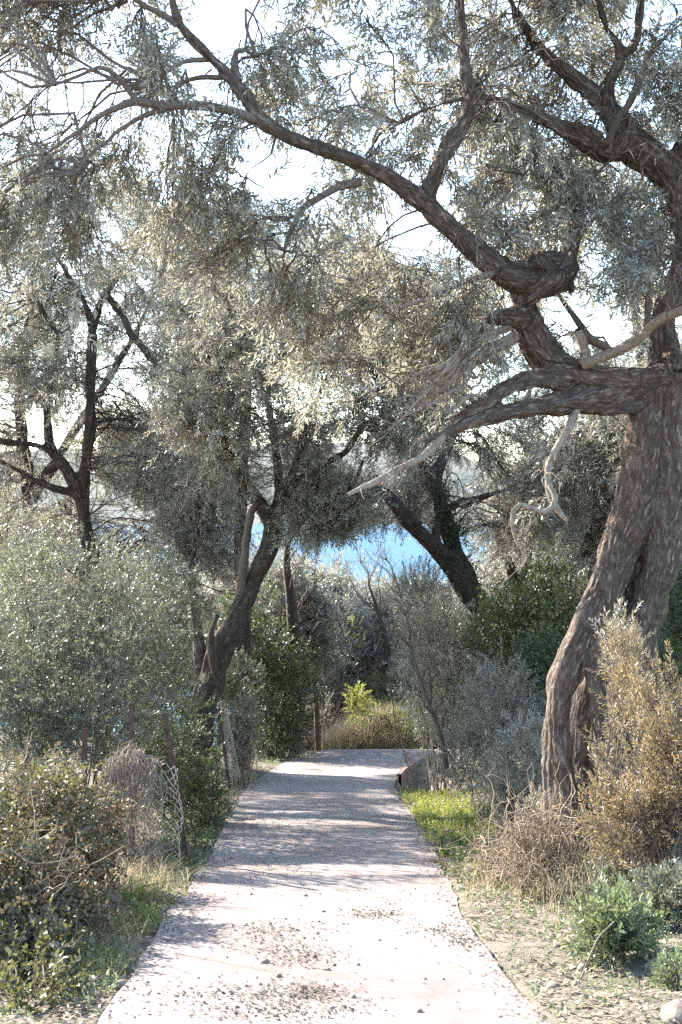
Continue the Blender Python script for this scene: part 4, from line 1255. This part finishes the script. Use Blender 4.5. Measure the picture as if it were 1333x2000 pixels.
tag(cover('low_plants', [(520, 27, .5, 3, 500), (560, 31, .8, 2, 600), (600, 34.5, .8, 1.5, 300), (330, 11.3, .25, 1.0, 120), (150, 7.6, .35, .5, 240), (200, 8.6, .25, .6, 200), (910, 11, .3, .8, 60), (1060, 9.6, .5, .6, 70), (950, 14, .3, .8, 110), (1290, 8, .3, .5, 90), (1150, 9.5, .5, .5, 130), (1000, 10.2, .35, .8, 120), (1120, 7.8, .4, .5, 60)], L_SMALL, M_BUSH, 82, (.5, 1.1)),
    'scattered small green plants along both verges of the path', 'plants')
fern = tag(cover('ground_ivy', [(395, 15.5, .35, 1.4, 520), (380, 13.6, .25, .8, 260), (430, 19, .3, 2, 500), (330, 16, .4, 2, 500), (925, 12.6, .28, .9, 260), (900, 14.2, .25, .8, 220)], L_SMALL, M_DARK, 83, (.7, 1.4)), 'dark ground ivy creeping along the shaded edges of the path', 'ivy')

# small fern-like sprout by the left edge of the path
r = np.random.default_rng(84)
b = around(292, 0, 9.75, .001, .001, 1, r)[0]
root = thing('green_sprout', 'small bright green feathery sprout on bare soil by the left path edge', 'plant', b)
pos = b + r.normal(0, .02, (26, 3)) * [1, 1, .3]
lv, lq, lt, tw = L_SMALL.build(pos, r.normal(0, .8, (26, 3)) + [.25, 0, .75], r.uniform(.9, 1.7, 26), r)
quads('leaves', lv, lq, M_FRESH, root, tint=lt, origin=b)
v, q = tubes(tw, np.broadcast_to(np.array([[.003, .0025, .002, .001]]), (len(tw), 4)), 4)
quads('stems', v, q, M_BUSH, root, origin=b)

# ------------------------------------------------------------------ dry brush and creeper
def brush(label, px, py, D_, rx, ry, dm, n_, seed, mt, name='dry_brush'):
    r = np.random.default_rng(seed)
    c0 = P(px, py, D_)
    b = np.array([c0[0], c0[1], float(gz(c0[0], c0[1]))])
    root = thing(name, label, 'dry brush', b)
    sx, sz = rx * D_ / F, ry * D_ / F
    s = c0 + r.normal(0, .38, (n_, 3)) * [sx, dm, sz]
    s[:, 2] = np.maximum(s[:, 2], gz(s[:, 0], s[:, 1]) + .01)
    e = s + nrm(r.normal(0, 1, (n_, 3)) + [-.1, -.1, .35]) * r.uniform(.15, .5, (n_, 1))
    e[:, 2] = np.maximum(e[:, 2], gz(e[:, 0], e[:, 1]) + .02)
    t = np.linspace(0, 1, 6)[None, :, None]
    c1 = wob(s[:, None] * (1 - t) + e[:, None] * t, .10, r)
    v, q = tubes(c1, np.linspace(.0055, .0025, 6)[None] * r.uniform(.6, 1.3, (n_, 1)), 4)
    quads('stems', v, q, mt, root, origin=b)
    m_ = n_ * 4
    j = r.integers(0, n_, m_)
    s2 = c1[j, r.integers(1, 6, m_)]
    e2 = s2 + nrm(r.normal(0, 1, (m_, 3)) + [0, -.2, .2]) * r.uniform(.04, .16, (m_, 1))
    t = np.linspace(0, 1, 3)[None, :, None]
    v, q = tubes(s2[:, None] * (1 - t) + e2[:, None] * t, np.broadcast_to(np.array([[.0028, .002, .0012]]), (m_, 3)), 3)
    quads('twigs', v, q, mt, root, origin=b)
M_BRUSH = bark_mat('dry_twig', (.19, .14, .098), (.33, .26, .185), (.46, .38, .29), 3, .2)
brush('tangle of pale dry thorny twigs at the foot of the great trunk', 1060, 1665, 11.2, 110, 85, .5, 420, 91, M_BRUSH)
brush('smaller heap of dead twigs spilling towards the path edge', 975, 1690, 12.0, 55, 50, .35, 90, 92, M_BRUSH)
brush('dead stems standing in the bramble at the left edge', 60, 1600, 10.3, 110, 110, .5, 260, 93, M_BRUSH)
brush('leafless brown canes sticking out of the bramble near the lower left corner', 40, 1780, 8.7, 110, 110, .5, 240, 97, M_BRUSH)
brush('dry weed stalks left of the path by the rolled mesh', 490, 1475, 24, 30, 45, .4, 60, 94, M_DRY)

# ------------------------------------------------------------------ fence
m, nt, b = mat('rusty_iron')
tc = N(nt, 'ShaderNodeTexCoord')
nt.links.new(ramp(nt, noise(nt, tc.outputs['Object'], 18, 5), [(.35, (.045, .024, .018)), (.65, (.11, .06, .046))]), b.inputs['Base Color'])
b.inputs['Roughness'].default_value = .85
M_RUST = m
m, nt, b = mat('galvanised_wire')
b.inputs['Base Color'].default_value = (.44, .40, .35, 1)
b.inputs['Roughness'].default_value = .55
M_WIRE = m

def angle_iron(a, b_, w=.05):
    """L-section bar from a to b."""
    a, b_ = np.asarray(a, float), np.asarray(b_, float)
    t = nrm(b_ - a)
    u = nrm(np.cross(t, [0, 1., 0]))
    w_ = np.cross(t, u)
    th = .006
    prof = [(0, 0), (w, 0), (w, th), (th, th), (th, w), (0, w)]
    v = np.array([e + u * (x - w / 2) - w_ * (y_ - w / 2) for e in (a, b_) for x, y_ in prof])
    q = [[i, (i + 1) % 6, (i + 1) % 6 + 6, i + 6] for i in range(6)]
    q += [[0, 1, 2, 3], [0, 3, 4, 5], [9, 8, 7, 6], [11, 10, 9, 6]]
    return v, q

def fence(label, posts, nets, base):
    root = thing('wire_fence', label, 'fence', base)
    for (a, b_) in posts:
        v, q = angle_iron(a, b_)
        quads('post', v, q, M_RUST, root, origin=base, flat=True)
    for net in nets:
        v, q = net
        quads('wire_mesh', v, q, M_WIRE, root, origin=base)
    return root

def mesh_net(surf, nw, nh, rad=.0031):
    """Chain-link wires on the surface surf(u,v): each wire zigzags between its neighbours."""
    K = nh * 2 + 1
    vv = np.linspace(0, 1, K)
    cur = np.zeros((nw, K, 3))
    for i in range(nw):
        u = (i + .5 + .5 * np.where(np.arange(K) % 2 == 0, -1, 1) * (1 if i % 2 == 0 else -1) * (1 if True else 0)) / nw
        cur[i] = surf(np.clip(u, 0, 1), vv)
    return tubes(cur, np.full((nw, K), rad), 4)

def gpost(px, py0, py1, D_, lean=0):
    t_ = P(px, py0, D_)
    bx = P(px + lean, py1, D_)
    bx[2] = float(gz(bx[0], bx[1])) - .2
    return bx, t_
def sag1(u, v_):
    c0 = np.stack([P(205 + 150 * a, 1462 + 30 * abs(a - .35) * 2 + (245) * b_, 12.9) for a, b_ in zip(np.broadcast_to(u, v_.shape), v_)])
    bul = np.sin(v_ * PI) * .12 + .05 * np.sin(u * 9 + v_ * 5)
    c0[:, 1] -= bul
    c0 += (np.stack([vn(c0 * 6, k_) for k_ in (1, 2, 3)], -1) - .5) * .06
    c0[:, 0] += .05 * np.sin(v_ * 4 + u * 6) - .06 * v_ * (u - .5) + .03 * np.sin(u * 23)
    return c0
f1 = fence('sagging wire mesh fence on rusty angle iron posts left of the path', 
           [gpost(258, 1372, 1700, 13.1), gpost(322, 1392, 1700, 13.3, 50), gpost(166, 1422, 1560, 14.2)], [mesh_net(sag1, 24, 15)], G(258, 0, 13.1))
def roll(u, v_):
    a = u * 2 * PI * 1.6
    rr = .085 * (1 + .35 * v_)
    c0 = np.stack([P(432 + 26 * b_, 1368 + 150 * b_, 24) for b_ in v_])
    c0[:, 0] += np.cos(a) * rr
    c0[:, 1] += np.sin(a) * rr
    return c0
f2 = fence('narrow roll of wire mesh hanging on a leaning iron post by the bend', [gpost(428, 1385, 1540, 23.9, 24)], [mesh_net(roll, 30, 14, .004)], G(432, 0, 24))

# dry creeper hanging over the mesh
r = np.random.default_rng(95)
n_ = 170
u = r.beta(1.1, 2.9, n_)
top = np.stack([P(205 + 150 * a, 1455 + 55 * abs(a - .36) * 2 + r.uniform(-12, 25), 12.78 + r.uniform(-.1, .1)) for a in u])
ln = r.uniform(.25, 1.15, n_)
end = top + np.stack([r.normal(-.03, .08, n_), r.normal(-.05, .08, n_), -ln], -1)
t = np.linspace(0, 1, 8)[None, :, None]
c1 = wob(top[:, None] * (1 - t) + end[:, None] * t, .045, r)
b = G(255, 0, 12.8)
root = thing('dry_creeper', 'leafless dry creeper draped over the sagging wire mesh', 'creeper', b)
v, q = tubes(c1, np.linspace(.0045, .002, 8)[None] * r.uniform(.6, 1.3, (n_, 1)), 4)
quads('stems', v, q, M_DRY, root, origin=b)
m_ = 700
s2 = c1[r.integers(0, n_, m_), r.integers(0, 8, m_)]
e2 = s2 + nrm(r.normal(0, 1, (m_, 3)) + [0, -.3, -.2]) * r.uniform(.04, .16, (m_, 1))
t = np.linspace(0, 1, 3)[None, :, None]
v, q = tubes(s2[:, None] * (1 - t) + e2[:, None] * t, np.broadcast_to(np.array([[.0026, .002, .001]]), (m_, 3)), 3)
quads('twigs', v, q, M_DRY, root, origin=b)

# ------------------------------------------------------------------ litter, pebbles, stones
r = np.random.default_rng(96)
def flat_leaves(x, y, z, ll, lw):
    n_ = len(x)
    a = r.uniform(0, 2 * PI, n_)
    d = np.stack([np.cos(a), np.sin(a), r.normal(0, .22, n_)], -1)
    s_ = np.stack([-np.sin(a), np.cos(a), r.normal(0, .3, n_)], -1)
    p = np.stack([x, y, z], -1)
    l = (ll * r.uniform(.6, 1.3, n_))[:, None]
    w = (lw * r.uniform(.6, 1.3, n_))[:, None]
    V = np.stack([p - d * l / 2, p + s_ * w / 2 + [0, 0, .003], p + d * l / 2, p - s_ * w / 2], 1)
    q = np.arange(n_ * 4).reshape(-1, 4)
    return V.reshape(-1, 3), q, np.repeat(r.uniform(0, 1, n_), 4)
def pz(x, y):
    p3 = np.stack([x, y, 0 * x], -1)
    return zp(y) + .035 + (vn(p3 * .8, 5) - .5) * .05 + (vn(p3 * 5, 6) - .5) * .012
xs, ys = [], []
for (px, py, sx, sy, n_) in [(610, 1580, 110, 26, 420), (570, 1640, 90, 18, 260), (520, 1690, 60, 16, 240), (730, 1800, 34, 7, 320), (530, 1830, 60, 10, 360), (560, 1860, 50, 14, 240), (585, 1885, 40, 12, 220),
                             (610, 1955, 34, 8, 260), (470, 1960, 100, 14, 420), (560, 1990, 90, 12, 300), (860, 1830, 30, 7, 140), (905, 1850, 30, 10, 220), (600, 1540, 120, 14, 180), (660, 1750, 120, 22, 160), (650, 1900, 220, 70, 90), (640, 1500, 80, 14, 220), (480, 1720, 70, 30, 200)]:
    for k in range(n_):
        w = on_path(px + r.normal(0, sx), max(1475, py + r.normal(0, sy)))
        if xl(w[1]) + .03 < w[0] < xr(w[1]) - .03:
            xs.append(w[0]); ys.append(w[1])
for k in range(2200):
    y_ = 5.5 + 26 * r.random() ** 1.4
    o_ = r.exponential(.09)
    xs.append(float(xl(y_)) + .02 + o_ if r.random() < .45 else float(xr(y_)) - .02 - o_)
    ys.append(y_)
xs, ys = np.array(xs), np.array(ys)
M_LITTER = leaf_mat('fallen_leaf', (.045, .035, .026), (.14, .105, .075), (.12, .1, .075), (.1, .07, .04), .1, .7, .2)
v, q, t_ = flat_leaves(xs, ys, pz(xs, ys) + .005, .030, .014)
tag(quads('leaf_litter', v, q, M_LITTER, None, tint=t_), 'dark fallen leaves drifted in patches on the concrete path', 'leaves', kind='stuff')
n_ = 42000
y = r.uniform(5.5, 30, n_) ** 1.0
side = r.random(n_) < .6
x = np.where(side, xr(y) + np.abs(r.normal(0, 1.1, n_)) + .02, xl(y) - np.abs(r.normal(0, .8, n_)) - .02)
ok = vn(np.stack([x * 1.6, y * 1.6, 0 * x], -1), 77) + r.uniform(-.18, .18, n_) > .47
x, y = x[ok], y[ok]
v, q, t_ = flat_leaves(x, y, gz(x, y) + .012, .05, .022)
M_LITTER2 = leaf_mat('fallen_leaf_soil', (.09, .065, .045), (.30, .235, .17), (.24, .19, .14), (.15, .1, .06), .1, .7, .2)
tag(quads('leaf_litter', v, q, M_LITTER2, None, tint=t_), 'brown fallen leaves over the soil on both sides of the path', 'leaves', kind='stuff')

m, nt, b = mat('limestone')
tc = N(nt, 'ShaderNodeTexCoord')
nn = noise(nt, tc.outputs['Object'], 12, 5)
nt.links.new(ramp(nt, nn, [(.35, (.15, .11, .08)), (.65, (.30, .25, .205))]), b.inputs['Base Color'])
b.inputs['Roughness'].default_value = .9
bump(nt, b, nn, .6, .02)
M_STONE = m
def stone(name, label, p, size, seed, group=None, sq=(1, .8, .6)):
    r_ = np.random.default_rng(seed)
    nu, nv_ = 14, 9
    th = np.linspace(0, 2 * PI, nu, endpoint=False)
    ph = np.linspace(.05, PI - .05, nv_)
    d = np.stack([np.outer(np.sin(ph), np.cos(th)), np.outer(np.sin(ph), np.sin(th)), np.outer(np.cos(ph), np.ones(nu))], -1)
    rr = .75 + .5 * vn(d * 1.7 + seed, seed) + .15 * vn(d * 5, seed + 1)
    v = (d * rr[..., None] * np.array(sq) * size).reshape(-1, 3)
    a = np.arange(nv_ - 1)[:, None] * nu
    k = np.arange(nu)[None, :]
    k2 = (k + 1) % nu
    q = np.stack([a + k, a + nu + k, a + nu + k2, a + k2], -1).reshape(-1, 4)
    o = quads(name, v, q, M_STONE)
    o.location = [float(z) for z in p]
    o.rotation_euler = (0, 0, r_.uniform(0, 6))
    return tag(o, label, 'stone', group)
PEB = 'pebbles lying on the concrete path'
for k, (px, py, s_) in enumerate([(519, 1896, .030), (640, 1910, .018), (597, 1756, .022), (491, 1756, .018), (632, 1795, .018), (558, 1810, .014), (742, 1850, .016), (690, 1965, .020), (480, 1822, .018), (830, 1925, .014), (545, 1925, .022), (620, 1838, .016), (700, 1900, .013), (820, 1990, .018)]):
    w = on_path(px, py)
    stone('pebble', 'small brown pebble lying loose on the sunlit concrete path', (w[0], w[1], float(pz(np.array([w[0]]), np.array([w[1]]))[0]) + s_ * .3), s_, 200 + k, PEB)
def onground(px, py):
    D_ = np.linspace(5, 40, 4000)
    x = (px - CX) / F * D_
    k = np.argmax(CZ + (CY - py) / F * D_ < gz(x, D_))
    return np.array([x[k], D_[k], float(gz(x[k], D_[k]))])
for k, (px, py, s_, lab) in enumerate([(1328, 1992, .11, 'pale rounded rock cut by the lower right corner'), (1080, 1932, .042, 'brown fist sized stone alone on the soil right of the path'), (1140, 1895, .04, 'pale stone in front of the low green bush'),
                               (1090, 1850, .04, 'yellowish stone on the soil left of the low green bush'), (215, 1760, .10, 'grey stone half hidden in grass on the left verge'), (235, 1930, .05, 'brown stone by the left edge of the path near the corner'), (1275, 1890, .05, 'long reddish stone right of the low green bush')]):
    p = onground(px, py)
    p[2] += s_ * .25
    stone('stone', lab, p, s_, 300 + k)
# fallen twigs on the soil
n_ = 1500
y = r.uniform(6.2, 24, n_)
side = r.random(n_) < .65
x = np.where(side, xr(y) + np.abs(r.normal(0, 1.0, n_)) + .05, xl(y) - np.abs(r.normal(0, .7, n_)) - .05)
a_ = r.uniform(0, 6.3, n_)
L_ = r.uniform(.05, .28, n_)
t = np.linspace(-.5, .5, 5)[None]
cx_ = x[:, None] + np.cos(a_)[:, None] * L_[:, None] * t
cy_ = y[:, None] + np.sin(a_)[:, None] * L_[:, None] * t
c1 = wob(np.stack([cx_, cy_, gz(cx_, cy_) + .012], -1), .06, r)
v, q = tubes(c1, np.linspace(.004, .002, 5)[None] * r.uniform(.5, 1.3, (n_, 1)), 4)
tag(quads('fallen_twigs', v, q, M_BRUSH), 'thin fallen twigs strewn over the soil beside the path', 'twigs', kind='stuff')
# bent dry stalk by the low green bush
p0 = onground(1130, 1915)
c4 = crom(np.array([p0 - [0, 0, .03], P(1160, 1850, p0[1] - .05), P(1172, 1828, p0[1] - .05), P(1200, 1800, p0[1])]), 14)
b = p0
v, q = tubes(c4[None], np.linspace(.007, .004, 14)[None], 6)
o = quads('dry_stalk', v, q, M_DRY, origin=b)
o.location = [float(z) for z in b]
tag(o, 'single bent dry stalk leaning beside the low green bush', 'stalk')
print('VERTS', sum(len(o.data.vertices) for o in bpy.data.objects if o.type == 'MESH'))
